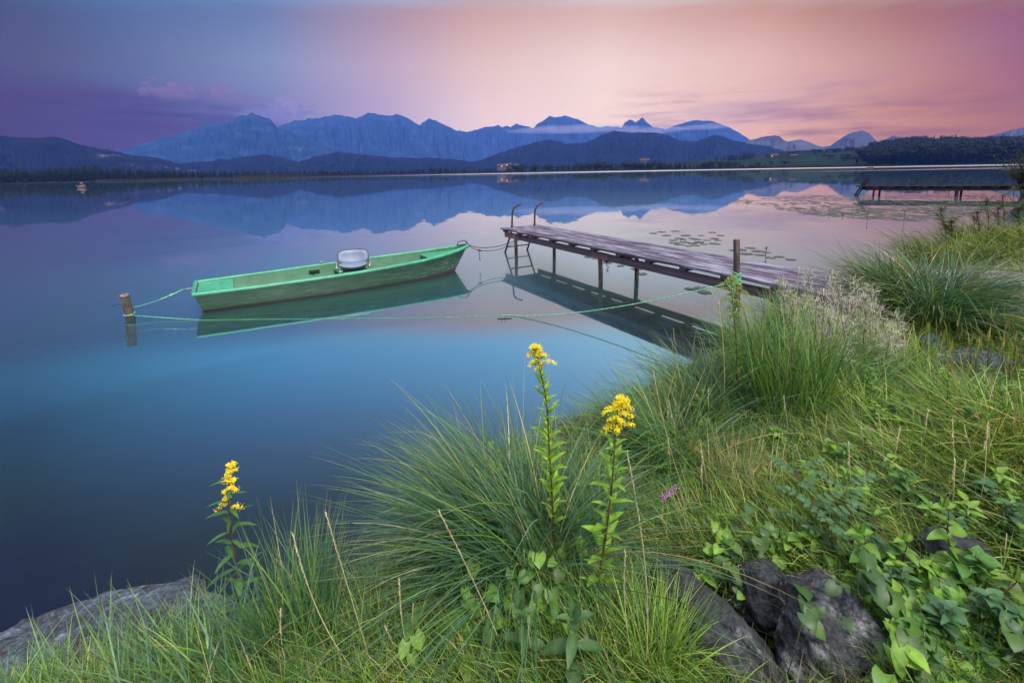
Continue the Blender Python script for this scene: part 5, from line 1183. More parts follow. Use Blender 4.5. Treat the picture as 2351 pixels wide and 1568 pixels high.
class Leaves:
    def __init__(s): s.v = []; s.f = []; s.c = []; s.n = 0
    SH = {'lance': lambda t: np.sin(math.pi * t ** .75) ** .9, 'ovate': lambda t: np.sin(math.pi * t ** .62) ** .8, 'round': lambda t: np.sqrt(np.maximum(0, 1 - (2 * t - 1) ** 2)), 'oblong': lambda t: np.minimum(1, np.sin(math.pi * t ** .9) ** .45), 'heart': lambda t: np.where(t < .22, .72 + .28 * np.sin(t / .22 * 1.57), np.cos((t - .22) / .78 * 1.57) ** .85)}
    def leaf(s, base, d, up, L, W, kind='lance', curl=.5, fold=.25, col=(.1, .2, .03), n=7):
        d = np.asarray(d, float); d = d / np.linalg.norm(d); up = np.asarray(up, float); up = up - d * (up @ d); 
        if np.linalg.norm(up) < 1e-3: up = np.array([.3, .2, 1.]); up = up - d * (up @ d)
        up /= np.linalg.norm(up); sd = np.cross(d, up)
        W = W * pl.uniform(.8, 1.2); t = np.linspace(0, 1, n); w = Leaves.SH[kind](np.clip(t, 1e-4, 1)) * W / 2
        a = curl * t; x = np.cumsum(np.cos(a)) / n * L; z = -np.cumsum(np.sin(a)) / n * L; x -= x[0]; z -= z[0]
        mid = np.asarray(base, float) + x[:, None] * d + z[:, None] * up
        off = np.zeros(n)
        if kind == 'heart': off[0] = -.2 * L; off[1] = -.05 * L
        wave = s.n * 1.7 + t * 9
        l = mid + sd * w[:, None] + up * (w * fold)[:, None] + d * off[:, None] + up * (np.sin(wave) * W * .03)[:, None]
        r = mid - sd * w[:, None] + up * (w * fold)[:, None] + d * off[:, None] + up * (np.cos(wave) * W * .03)[:, None]
        b = len(s.c); s.v.append(np.stack([l, mid, r], 1).reshape(-1, 3)); nb = s.n * 0
        base_i = sum_len = getattr(s, 'tot', 0); s.tot = base_i + 3 * n
        i = base_i + np.arange(n * 3).reshape(n, 3)
        s.f.append(np.concatenate([np.stack([i[:-1, 0], i[:-1, 1], i[1:, 1], i[1:, 0]], -1), np.stack([i[:-1, 1], i[:-1, 2], i[1:, 2], i[1:, 1]], -1)]))
        c = np.tile(np.asarray(col, float), (n * 3, 1)); c = c.reshape(n, 3, 3); c[:, 1] *= 1.35; s.c.append(c.reshape(-1, 3)); s.n += 1
    def build(s, name, parent=None, mat=None, kind=None):
        if not s.n: return None
        o = obj_from(name, np.concatenate(s.v), np.concatenate(s.f), mat or M['leaf'], parent, True, tint=np.clip(np.concatenate(s.c), 0, 1))
        if kind: tagp(o, kind=kind)
        return o
pl = random.Random(23)
def jit(c, v=.22): k = pl.uniform(1 - v, 1 + v); return tuple(min(1, x * k) for x in c)
M['stemgreen'] = noise_mat('green stem', [(.3, (.05, .10, .02)), (.7, (.10, .16, .03))], 20, 3, .6)
M['stembrown'] = noise_mat('reddish stem', [(.3, (.06, .025, .02)), (.7, (.13, .06, .035))], 20, 3, .6)
M['stemred'] = noise_mat('dark red twig', [(.3, (.05, .010, .014)), (.7, (.10, .022, .026))], 20, 3, .5)
M['stemstraw'] = noise_mat('dry stalk', [(.3, (.33, .25, .13)), (.7, (.5, .42, .26))], 40, 3, .7)
M['yellow'] = noise_mat('golden flower', [(.3, (.72, .52, .004)), (.7, (.88, .74, .02))], 60, 3, .8)
M['budgreen'] = noise_mat('unopened green flower', [(.3, (.16, .22, .03)), (.7, (.32, .36, .07))], 60, 3, .8)
M['purple'] = noise_mat('purple flower', [(.3, (.32, .08, .38)), (.7, (.5, .2, .55))], 60, 3, .7)
M['brownhead'] = noise_mat('brown seed head', [(.3, (.03, .015, .01)), (.7, (.09, .05, .03))], 60, 3, .9)
M['fluff'] = leaf_mat('seed fluff', .9, .4)
def blobs(mb, c, r, n, spread):
    for _ in range(n):
        p = Vector(c) + Vector((pl.gauss(0, spread), pl.gauss(0, spread), pl.gauss(0, spread))); s = r * pl.uniform(.6, 1.2)
        mb.add([p + Vector(q) * s for q in ((1, 0, 0), (-1, 0, 0), (0, 1, 0), (0, -1, 0), (0, 0, 1), (0, 0, -1))], [(0, 2, 4), (2, 1, 4), (1, 3, 4), (3, 0, 4), (2, 0, 5), (1, 2, 5), (3, 1, 5), (0, 3, 5)])
def goldenrod(pix_stem, by, label, leafcol, leafL, nleaf, leaf_t, flo, mat, stem='stembrown', W=.2, fl_scale=1.0, up=.35, drop=.9, spray=.8):
    base = G(*by); Y = base[1]; root = empty('goldenrod', base, label, 'flower')
    pts = [base * 0] + [V(x, y, Y + dy) - base for x, y, dy in pix_stem]; pts = [Vector(p) for p in catmull(pts, 8)]
    mb = MB(); mb.tube(pts, list(np.linspace(.0042, .0018, len(pts))), 7); mb.build('stem', M[stem], root, True)
    lv = Leaves(); n = len(pts)
    for k in range(nleaf):
        t = leaf_t[0] + (leaf_t[1] - leaf_t[0]) * k / nleaf; i = t * (n - 1); p = pts[int(i)].lerp(pts[min(int(i) + 1, n - 1)], i - int(i)); a = k * 2.4 + pl.uniform(-.3, .3)
        sz = leafL * (1 - .5 * max(0, (t - .45) / .55)) * pl.uniform(.75, 1.15); d = np.array([math.cos(a), math.sin(a) * .85, up + pl.uniform(-.2, .3)])
        lv.leaf(p, d, (0, 0, 1), sz, sz * W * pl.uniform(.85, 1.15), 'lance', drop * pl.uniform(.6, 1.3), .3, jit(leafcol))
    lv.build('foliage', root)
    # flower plume: side sprays, each carrying rows of tiny heads
    for (x, y, dx, L_, dens, droop) in flo:
        L_ *= spray
        c = Vector(V(x, y, Y) - base); mb = MB(); segs = 9
        for j in range(segs):
            t = j / (segs - 1); p = c + Vector((dx * L_ * t, pl.uniform(-.006, .006), L_ * (.38 * t - droop * t * t)))
            blobs(mb, p + Vector((0, 0, .002)), 0.0021 * fl_scale, int(dens * 1.9 * (1 - .3 * t)), .0042 * fl_scale)
        mb.build('flower_spray', mat, root)
    return root
YG = (.19, .33, .03)
goldenrod([(548, 1350, 0), (533, 1240, 0), (525, 1150, 0), (529, 1062, 0)], (545, 1470), 'short goldenrod with wide dark leaves and yellow plume alone at the lower left water edge', (.045, .11, .032), .12, 34, (.05, .9),
    [(529, 1070, -.6, .018, 14, .3), (531, 1068, .8, .018, 14, .3), (528, 1080, 1, .024, 15, .5), (529, 1092, -1, .022, 12, .6), (529, 1104, 1, .02, 14, .5), (527, 1106, -1, .03, 15, .5), (527, 1122, 1, .034, 14, .7), (526, 1128, -1, .026, 14, .7), (525, 1142, -.9, .022, 12, .9), (522, 1158, -1, .055, 9, 1.0), (535, 1164, 1, .04, 7, .5), (527, 1084, 0, .02, 14, .2), (530, 1120, 0, .02, 12, .2)], M['yellow'], W=.2)
goldenrod([(1268, 1150, 0), (1262, 1050, 0), (1255, 930, 0), (1240, 850, 0), (1226, 797, 0)], (1275, 1290), 'tallest goldenrod, narrow with small yellow top and pale lime leaves, centre', YG, .085, 72, (.12, .97),
    [(1226, 797, 1, .03, 14, .7), (1224, 799, -.6, .012, 12, .6), (1228, 812, -1, .03, 13, .7), (1232, 815, 1, .045, 13, .6), (1234, 808, .8, .02, 12, .6), (1238, 828, -1, .045, 14, .9), (1242, 832, 1, .07, 9, .55), (1244, 842, -1, .03, 11, .9)], M['yellow'], W=.3, up=1.3, drop=.6, fl_scale=.9)
goldenrod([(1375, 1330, 0), (1392, 1220, 0), (1405, 1110, 0), (1412, 1010, 0), (1420, 915, 0)], (1368, 1420), 'second goldenrod with a denser yellow head and lime leaves, right of the tallest', (.14, .26, .028), .095, 52, (.1, .93),
    [(1418, 915, 1, .035, 15, .7), (1419, 922, .8, .045, 15, .8), (1420, 935, 1, .05, 14, .6), (1416, 940, -1, .05, 14, .7), (1420, 950, 1, .055, 12, .7), (1418, 960, -1, .03, 13, .8), (1419, 965, .6, .02, 15, .8), (1417, 978, -1, .05, 10, .7), (1420, 978, 1, .06, 9, .4), (1416, 985, 0, .02, 14, 1.), (1417, 930, -.4, .02, 14, .6)], M['yellow'], W=.27, up=1.0, drop=.7, fl_scale=.95)
goldenrod([(1692, 860, 0), (1690, 780, 0), (1682, 700, 0), (1680, 638, 0)], (1695, 945), 'tall goldenrod with unopened greenish plume in front of the roped post', (.05, .11, .02), .10, 60, (.1, .92),
    [(1680, 638, 1, .03, 9, .8), (1679, 642, -1, .04, 9, .9), (1680, 652, 1, .075, 8, .75), (1679, 652, -1, .10, 8, .7), (1680, 664, -1, .14, 8, .7), (1681, 664, 1, .12, 8, .75), (1681, 676, -1, .07, 8, .9), (1682, 676, 1, .15, 8, .7), (1682, 690, -1, .13, 7, .8), (1683, 692, 1, .08, 7, .8), (1684, 706, 1, .13, 6, .6), (1684, 708, -1, .10, 6, .8), (1685, 722, 1, .07, 6, .8), (1685, 722, -1, .05, 6, .8)], M['budgreen'], W=.17, up=.5, drop=.8, fl_scale=1.5)

# dry grass stalks
def stalk(tx, ty, bx, by, label, dY=0, head=.3, r=.0016, name='dry_grass_stalk', group='pale dry grass stalks of the foreground'):
    b = G(bx, min(by, 1560)) if by < 1560 else G(bx, 1560); Y = b[1]; t = V(tx, ty, Y + dY); bo = V(bx, by, Y)
    root = empty(name, bo, label, 'grass stalk', group); d = Vector(t - bo); n = 14; bowv = Vector((pl.uniform(-.03, .03), pl.uniform(-.03, .03), 0))
    pts = [d * (k / n) + bowv * math.sin(math.pi * k / n) for k in range(n + 1)]
    mb = MB(); mb.tube([Vector((0, 0, -.1))] + pts, [r * 1.2] + [r * (1.15 - .5 * k / n) for k in range(n + 1)], 5); mb.build('stem', M['stemstraw'], root, True)
    lv = Leaves(); K = int(34 * head / .3)
    for k in range(K):
        tt = 1 - head * k / K; p = pts[0].lerp(pts[-1], tt) + bowv * math.sin(math.pi * tt); a = pl.uniform(0, 6.28); dn = np.array(d.normalized()); lv.leaf(p, dn + np.array([math.cos(a), math.sin(a), 0]) * .35, (math.cos(a), math.sin(a), .3), .014, .0038, 'lance', .2, .4, jit((.5, .42, .27)), 4)
    lv.build('seed_head', root, M['dry'])
for a in [(747, 1175, 872, 1590), (672, 1225, 850, 1590), (1007, 1172, 1195, 1590), (917, 1330, 975, 1590), (950, 1385, 980, 1590), (885, 1440, 935, 1590), (668, 1322, 700, 1480), (645, 1400, 690, 1590), (1436, 1268, 1470, 1590)]:
    stalk(*a, 'pale dry grass stalk with a narrow seed head leaning left in the foreground')
stalk(1440, 1040, 1477, 1600, 'longest pale dry stalk, rising nearly straight past the second goldenrod', head=.36, group=None)
stalk(1835, 612, 1812, 905, 'slender dry stalk rising above the deck edge left of the fluffy weeds', r=.003, head=.3, group=None)
stalk(1650, 690, 1660, 960, 'thin dry stalk crossing the jetty reflection left of the unopened goldenrod', r=.002, group=None)
stalk(1500, 850, 1590, 1180, 'thin dry stalk over the water right of the second goldenrod', r=.0016, group=None)

# heart leaved bindweed
def bindweed(label, spots, pal, L=(.045, .08), n=None, name='bindweed_vine'):
    b = G(*spots[0][:2]); root = empty(name, b, label, 'vine'); lv = Leaves(); mb = MB(); prev = None
    for (x, y, hh, cnt, rad_px) in spots:
        for _ in range(cnt):
            xx = x + pl.gauss(0, rad_px * .5); yy = y + pl.gauss(0, rad_px * .42); q = G(xx, min(yy, 1640)); dd = np.hypot(q[0] - b[0], 0)
            h = hh * max(.15, 1 - ((xx - x) / rad_px) ** 2 * .8) * pl.uniform(.35, 1.1)
            p = q + np.array([0, 0, h]) - b; s = pl.uniform(*L); a = pl.uniform(-2.6, -.6)
            d = np.array([math.cos(a), math.sin(a), pl.uniform(-.9, .25)]); up = np.array([pl.uniform(-.4, .4), -.55, 1.0])
            lv.leaf(p, d, up, s, s * pl.uniform(.7, .9), 'heart', pl.uniform(.2, .8), .22, jit(pl.choice(pal)), 7)
            if pl.random() < .4: mb.tube([Vector(p), Vector(p) + Vector((pl.uniform(-.05, .05), pl.uniform(0, .06), -h * .8 - .02))], .0012, 4)
    mb.build('stem', M['stemgreen'], root, True); lv.build('foliage', root)
GR = [(.06, .14, .022), (.09, .19, .028), (.045, .10, .02), (.13, .24, .03)]
DG = [(.03, .07, .022), (.045, .10, .025), (.06, .12, .028)]
bindweed('thick mound of bright heart shaped bindweed leaves in the bottom right', [(2150, 1400, .10, 150, 95), (2120, 1480, .07, 130, 100), (2200, 1540, .05, 90, 100)], [(.08, .19, .02), (.11, .25, .025), (.05, .12, .02), (.14, .28, .03)], (.045, .085))
bindweed('row of lime green bindweed leaves along the bottom centre', [(1090, 1490, .20, 46, 110), (1240, 1450, .20, 50, 110), (950, 1540, .16, 30, 80)], GR, (.04, .06))
bindweed('bright broad leaves crowding the right side of the mottled boulder', [(2030, 1430, .14, 60, 80), (2060, 1530, .12, 60, 80), (2300, 1480, .12, 60, 90)], GR + DG, (.04, .075), name='leafy_vine')
bindweed('dark bindweed leaves hanging over the mottled boulder', [(1880, 1520, .34, 14, 80), (1960, 1460, .30, 16, 60), (1840, 1570, .3, 10, 60)], DG, (.045, .07))
bindweed('scattered bindweed leaves in the dark gap above the middle stone', [(1650, 1310, .12, 30, 80), (1740, 1280, .14, 30, 80), (1680, 1420, .2, 10, 60)], DG + GR, (.04, .065))
bindweed('dense small leaved vine between the red stemmed saplings', [(1900, 1290, .10, 70, 110), (1830, 1220, .08, 40, 80), (2000, 1360, .08, 40, 80)], GR + DG, (.035, .06))
bindweed('bindweed leaves climbing through the left tussock', [(1160, 1100, .22, 12, 60), (1190, 1220, .15, 16, 60), (1030, 1330, .12, 8, 60)], GR, (.035, .055))
bindweed('pale bindweed leaves in the fine grass right of the second goldenrod', [(1600, 980, .14, 8, 50), (1610, 1010, .1, 8, 50), (1330, 1330, .12, 12, 60)], [(.13, .25, .03)], (.035, .055))

# saplings and broad herbs
def sapling(tx, ty, bx, by, label, pairs, L, col, stem='stemred', kind='ovate', W=.45, name='dogwood_sapling', r=.0028, cat='sapling'):
    b = G(bx, by); Y = b[1]; t = V(tx, ty, Y); root = empty(name, b, label, cat); d = Vector(t - b); n = 8
    pts = [d * (k / n) + Vector((.012 * math.sin(k), 0, 0)) for k in range(n + 1)]; mb = MB(); mb.tube(pts, list(np.linspace(r, r * .5, n + 1)), 6); mb.build('stem', M[stem], root, True)
    lv = Leaves()
    for k in range(pairs):
        tt = 1 - .85 * k / pairs; p = d * tt; a = k * 1.57 + pl.uniform(-.3, .3); s = L * (.7 + .5 * min(1, k / 2))
        for sg in (0, math.pi):
            dd = np.array([math.cos(a + sg), math.sin(a + sg), .45 if k == 0 else .15]); lv.leaf(p, dd, (0, -.25, 1), s * pl.uniform(.85, 1.1), s * W, kind, pl.uniform(.5, 1.0), .35, jit(col, .15), 8)
    for a in (0, 2.1): lv.leaf(d, np.array([math.cos(a) * .3, math.sin(a) * .3, 1]), (0, -1, .2), L * .6, L * .22, kind, .2, .5, jit(col, .15), 8)
    lv.build('foliage', root); return root
sapling(2168, 1165, 2207, 1340, 'dark red stemmed sapling with paired leaves, tallest, in front of the low dark stone', 5, .075, (.10, .19, .022))
sapling(1975, 1225, 2025, 1335, 'red stemmed sapling with broad paired leaves left of the tallest one', 4, .085, (.08, .17, .022))
sapling(2075, 1240, 2090, 1360, 'red stemmed sapling just left of the bindweed mound', 4, .07, (.09, .17, .022))
sapling(2330, 1330, 2262, 1440, 'red twig with pointed leaves leaning right at the right edge', 4, .08, (.08, .15, .022))
sapling(1195, 1400, 1215, 1570, 'broad leaved herb at the bottom centre beside the vine row', 4, .08, (.045, .10, .03), 'stemgreen', 'lance', .3, 'broadleaf_herb', cat='plant')
sapling(1320, 1420, 1310, 1600, 'dark leaved herb with long pointed leaves at the bottom centre', 5, .10, (.04, .09, .028), 'stemgreen', 'lance', .3, 'broadleaf_herb', cat='plant')
sapling(1050, 1300, 1085, 1420, 'small nettle like herb standing before the large tussock', 4, .06, (.05, .12, .03), 'stemgreen', 'lance', .28, 'broadleaf_herb', cat='plant')
def rose(tx, ty, bx, by, label):
    b = G(bx, by); Y = b[1]; root = empty('wild_rose_shoot', b, label, 'plant'); t = Vector(V(tx, ty, Y) - b); mb = MB(); mb.tube([Vector((0, 0, 0)), t * .5, t], [.003, .0025, .0015], 6); lv = Leaves()
    for k in range(6):
        p = t * (1 - .14 * k); a = k * 2.3; out = Vector((math.cos(a), math.sin(a) * .8, .35)).normalized() * .09; mb.tube([p, p + out], .001, 4)
        for j in range(7):
            f_ = (j // 2 + 1) / 3.6 if j < 6 else 1; q = p + out * f_; sg = 1 if j % 2 else -1; pr_ = Vector((-out.y, out.x, 0)).normalized() * sg; dd = np.array(pr_ + out.normalized() * .6) if j < 6 else np.array(out)
            lv.leaf(q, dd, (0, -.3, 1), .034, .021, 'ovate', .3, .25, jit((.045, .11, .045), .15), 6)
    mb.build('stem', M['stembrown'], root, True); lv.build('foliage', root)
for a in [(1832, 1075, 1850, 1190, 'upper wild rose shoot with bluish toothed leaflets in the middle of the bank'), (1870, 1150, 1880, 1250, 'left wild rose shoot of the bluish leaved group'), (1945, 1110, 1940, 1230, 'right wild rose shoot with the largest bluish leaflets'), (1905, 1180, 1915, 1275, 'low wild rose shoot at the front of the bluish leaved group')]: rose(*a)
def rosette(x, y, label, n, L, col, W=.28, kind='oblong', name='plantain', up=(.8, 1.6)):
    b = G(x, y); root = empty(name, b, label, 'plant'); lv = Leaves()
    for k in range(n):
        a = k * 2.4 + pl.uniform(-.3, .3); lv.leaf((0, 0, 0), np.array([math.cos(a), math.sin(a), pl.uniform(*up)]), (-math.cos(a), -math.sin(a), .6), L * pl.uniform(.7, 1.1), L * W, kind, pl.uniform(.3, 1.1), .3, jit(col), 8)
    lv.build('foliage', root)
rosette(2080, 985, 'upright broad plantain rosette, bright green, in the middle right of the bank', 13, .17, (.09, .18, .015))
rosette(2120, 1005, 'second plantain rosette spreading just right of the upright one', 9, .14, (.06, .13, .015))
rosette(1930, 1120, 'small plantain rosette left of the bluish rose leaves', 8, .1, (.08, .16, .02))
rosette(2290, 760, 'low weed with rounded dark leaves under the huge tussock', 16, .26, (.02, .055, .03), .7, 'ovate', 'burdock', (.1, .8))
rosette(2330, 900, 'leafy weed at the right edge above the matted grass', 14, .16, (.05, .11, .02), .5, 'ovate', 'leafy_weed', (.2, 1.0))
def cover():
    lv = Leaves(); k = 0
    while k < 2200:
        px = pl.uniform(1500, 2400); py = pl.uniform(800, 1560); q = G(px, py)
        if sdist(q[0], q[1]) < .15 or noise.noise(Vector((q[0] * 2.2, q[1] * 2.2, 7))) < -.02: continue
        k += 1; a = pl.uniform(0, 6.28); s = pl.uniform(.01, .034) * (1 if pl.random() < .85 else 1.6); lv.leaf(q + np.array([0, 0, pl.uniform(.01, .09)]), (math.cos(a), math.sin(a), pl.uniform(-.2, .5)), (0, -.2, 1), s, s * .8, pl.choice(('round', 'ovate')), .3, .15, jit(pl.choice([(.035, .09, .022), (.05, .11, .022), (.02, .055, .022)])), 5)
    lv.build('ground_cover', None, None, 'stuff')
cover()

# fluffy willowherb and purple flowers
def willowherb(tx, ty, bx, by, label, fl=True, flowers=2):
    b = G(bx, by); Y = b[1]; t = Vector(V(tx, ty, Y) - b); root = empty('willowherb', b, label, 'plant', 'fluffy willowherb stems beside the jetty'); mb = MB(); n = 8
    mb.tube([t * (k / n) + Vector((.01 * math.sin(k * 1.3), 0, 0)) for k in range(n + 1)], list(np.linspace(.004, .0015, n + 1)), 5)
    lv = Leaves(); H_ = t.length
    for k in range(46):
        tt = k / 46; a = k * 2.4; s = .06 * (1 - .4 * tt); lv.leaf(t * (tt * .95), (math.cos(a), math.sin(a), .6), (0, 0, 1), s, s * .2, 'lance', .7, .2, jit((.06, .12, .03)), 5)
    lv.build('foliage', root)
    N_ = 420; tt = .35 + .65 * RNG.random(N_); rt = np.array([list(t * x) for x in tt]); az = RNG.uniform(0, 6.28, N_)
    off = RNG.uniform(0, .06, N_); rt[:, 0] += np.cos(az) * off; rt[:, 1] += np.sin(az) * off
    blades('seed_fluff', rt, az, RNG.uniform(-10, 70, N_) * rad(1), RNG.uniform(.03, .075, N_), RNG.uniform(.0012, .003, N_), RNG.uniform(-160, 160, N_) * rad(1), pick([(.66, .64, .66), (.56, .52, .5), (.42, .34, .3), (.2, .3, .14)], N_), 5, M['fluff'], root)
    mb.build('stem', M['stembrown'], root, True)
    for k in range(flowers):
        c = t * pl.uniform(.6, .98) + Vector((pl.uniform(-.05, .05), -.02, 0)); m2 = MB(); blobs(m2, c, .006, 7, .005); m2.build('flower', M['purple'], root)
WH = [(1855, 620, 1860, 800), (1838, 680, 1850, 830), (1890, 668, 1890, 850), (1815, 670, 1830, 800), (1925, 660, 1925, 860), (1950, 690, 1955, 850), (1985, 680, 1985, 860), (2010, 700, 2010, 870), (1900, 710, 1910, 880), (2040, 745, 2035, 880), (1870, 690, 1875, 860), (1965, 640, 1965, 840), (2000, 655, 2000, 840), (1935, 730, 1940, 890), (1830, 735, 1840, 850), (1795, 640, 1810, 780), (2060, 720, 2055, 870), (1910, 625, 1912, 830)]
for i, a in enumerate(WH):
    lab = {0: 'tallest fluffy willowherb, its dark purple tip standing above the deck'}.get(i, 'pale fluffy willowherb stem in the thicket between jetty and huge tussock')
    willowherb(*a, lab, flowers=1 + i % 3)
def spike(x0, y0, x1, y1, bx, by, label, r, mat, name, cat='flower', n=90, sp=.006):
    b = G(bx, by); Y = b[1]; root = empty(name, b, label, cat); a = Vector(V(x0, y0, Y) - b); c = Vector(V(x1, y1, Y) - b); mb = MB()
    mb.tube([Vector((0, 0, 0)), a * .5, a, c], [.002, .002, .0015, .001], 5); mb.build('stem', M['stemgreen'], root, True); mb = MB()
    for k in range(n): blobs(mb, a.lerp(c, k / n), r, 1, sp * (1.1 - .4 * k / n))
    mb.build('flower_head', mat, root)
spike(1520, 1143, 1553, 1117, 1500, 1220, 'purple loosestrife spike tilted right above the big dark boulder', .0032, M['purple'], 'loosestrife')
for x, y, l in [(2001, 988, 'round pale purple clover head in the meadow, left of the plantain'), (2062, 842, 'small purple flower high in the meadow below the fluffy weeds'), (2035, 858, 'pink purple clover just left of the highest meadow flower'), (1960, 870, 'small violet flower at the right of the upright green clump'), (2385, 580, 'tiny purple flower on the far right bank')]:
    spike(x / 1, y, x + 1, y - 4, x + 2, y + 45, l, .003, M['purple'], 'clover', n=26, sp=.006)
kn = [(2010, 930), (2040, 905), (2075, 890), (2100, 870), (2150, 860), (2180, 905), (2230, 850), (2260, 880), (2300, 905), (1985, 1010), (1960, 1035), (2140, 930), (2200, 950), (2250, 960), (1880, 980), (1850, 1010), (2310, 860), (2060, 1040)]
for x, y in kn:
    spike(x, y, x + 1, y - 5, x + pl.uniform(-10, 10), y + pl.uniform(45, 80), 'thin stalk with a small dark brown seed head in the bank meadow', .0032, M['brownhead'], 'seed_stalk', 'plant', 22, .004)
    bpy.data.objects[-1] if False else None
for o in list(COL.objects):
    if o.get('category') == 'plant' and o.name.startswith('seed_stalk'): o['group'] = 'brown seed heads of the meadow'
# yellow green shoots behind
sh = [(2160, 712), (2165, 770), (2130, 740), (2200, 720), (2185, 790), (2225, 770), (2245, 790), (2270, 770), (2280, 705), (2310, 730), (2300, 780), (2320, 800), (2140, 800), (2210, 810), (2175, 830), (2330, 770)]
for x, y in sh:
    b = G(x + pl.uniform(-8, 8), y + 85); Y = b[1]; t = Vector(V(x, y, Y) - b); root = empty('reed_shoot', b, 'upright yellow green shoot in the row before the flat blue stone', 'shoot', 'yellow green shoots before the flat stone'); mb = MB(); mb.tube([Vector((0, 0, 0)), t * .9], [.004, .002], 6); mb.build('stem', M['stembrown'], root, True); lv = Leaves()
    for k in range(7):
        a = k * 2.6 + pl.uniform(-.4, .4); lv.leaf(t * (.25 + .11 * k), (math.cos(a) * .4, math.sin(a) * .4, 1), (math.cos(a), math.sin(a), .3), pl.uniform(.08, .17), .010, 'lance', pl.uniform(-.1, .7), .4, jit(pl.choice([(.15, .22, .03), (.11, .19, .03), (.24, .18, .06)])), 7)
    lv.build('foliage', root)
# tall leafy weeds on the far right bank
def weed(tx, ty, bx, by, label, n=60, col=(.06, .09, .015), L=.12):
    b = G(bx, by); Y = b[1]; t = Vector(V(tx, ty, Y) - b); root = empty('leafy_weed', b, label, 'plant'); mb = MB(); mb.tube([Vector((0, 0, 0)), t * .5 + Vector((.03, 0, 0)), t], [.012, .009, .004], 6); lv = Leaves()
    for br in range(5):
        a = br * 1.3; s0 = t * (.35 + .12 * br); e = s0 + Vector((math.cos(a), math.sin(a), 1.2)).normalized() * t.length * .35; mb.tube([s0, e], [.006, .003], 5)
        for k in range(n // 6): tt = k / (n / 6); aa = k * 2.4; lv.leaf(s0.lerp(e, tt), (math.cos(aa), math.sin(aa), .4), (0, 0, 1), L * pl.uniform(.6, 1), L * .24, 'lance', .6, .3, jit(col), 5)
    for k in range(n // 2): tt = .2 + .8 * k / (n / 2); aa = k * 2.4; lv.leaf(t * tt, (math.cos(aa), math.sin(aa), .4), (0, 0, 1), L * pl.uniform(.6, 1), L * .24, 'lance', .6, .3, jit(col), 5)
    mb.build('stem', M['stembrown'], root, True); lv.build('foliage', root)
for i, a in enumerate([(2155, 470, 2175, 560, 'leafy weed with branched top standing out left over the lily field'), (2180, 500, 2190, 575, 'leafy weed just right of the branched one over the water'), (2262, 452, 2270, 530, 'dark leafy weed in front of the end of the far jetty'), (2300, 440, 2305, 520, 'tall leafy weed right of the dark one before the far jetty'), (2325, 425, 2330, 510, 'tallest leafy weed on the far bank at the right edge'), (2345, 435, 2350, 500, 'leafy weed cut by the right picture edge'), (2290, 470, 2290, 540, 'bright green leafy weed low on the far bank'), (2335, 470, 2340, 545, 'broad leafy weed at the right edge below the tallest one'), (2240, 480, 2250, 550, 'reddish weed on the far bank beside the water')]): weed(*a, n=90, L=.17, col=(.055, .085, .013) if i % 2 else (.07, .11, .016))
# mixed herbs through the meadow
for k in range(95):
    x = pl.uniform(1700, 2345); y = pl.uniform(860, 1540)
    if x < 2030 and y > 1340: continue
    n_ = pl.randint(6, 12); b = G(x, y); root = empty('meadow_herb', b, 'low leafy herb growing through the meadow grass on the right bank', 'plant', 'herbs in the meadow grass'); lv = Leaves(); mb = MB(); h = pl.uniform(.08, .2); t = Vector((pl.uniform(-.05, .05), pl.uniform(-.03, .03), h)); mb.tube([Vector((0, 0, 0)), t], [.0022, .0012], 5); c_ = pl.choice([(.05, .13, .025), (.08, .18, .03), (.04, .10, .04), (.12, .22, .03)]); W_ = pl.uniform(.25, .6)
    for j in range(n_ * 2):
        a = j * 2.4; s_ = pl.uniform(.03, .075); lv.leaf(t * (.15 + .85 * j / (n_ * 2)), (math.cos(a), math.sin(a), pl.uniform(.1, .9)), (0, -.2, 1), s_, s_ * W_, 'ovate', pl.uniform(.3, 1), .3, jit(c_), 7)
    mb.build('stem', M['stemgreen'], root, True); lv.build('foliage', root)
# pale fine seed heads over the meadow
for k in range(26):
    x = pl.uniform(1500, 2300); y = pl.uniform(780, 1150); b = G(x, y + 70); root = empty('grass_seed_stem', b, 'fine pale grass stem with a light seed head over the middle of the bank', 'grass stem', 'fine seed stems of the meadow'); t = Vector((pl.uniform(-.1, .06), pl.uniform(-.05, .05), pl.uniform(.22, .42))); mb = MB(); mb.tube([Vector((0, 0, 0)), t * .5 + Vector((.01, 0, 0)), t], [.0013, .0011, .0008], 4); mb.build('stem', M['stemstraw'], root, True); lv = Leaves()
    for j in range(22):
        a = pl.uniform(0, 6.28); dn = np.array(t.normalized()); lv.leaf(t * (1 - .3 * j / 22), dn + np.array([math.cos(a), math.sin(a), 0]) * .5, (0, 0, 1), .014, .003, 'lance', .2, .3, jit((.5, .44, .28)), 4)
    lv.build('seed_head', root, M['dry'])
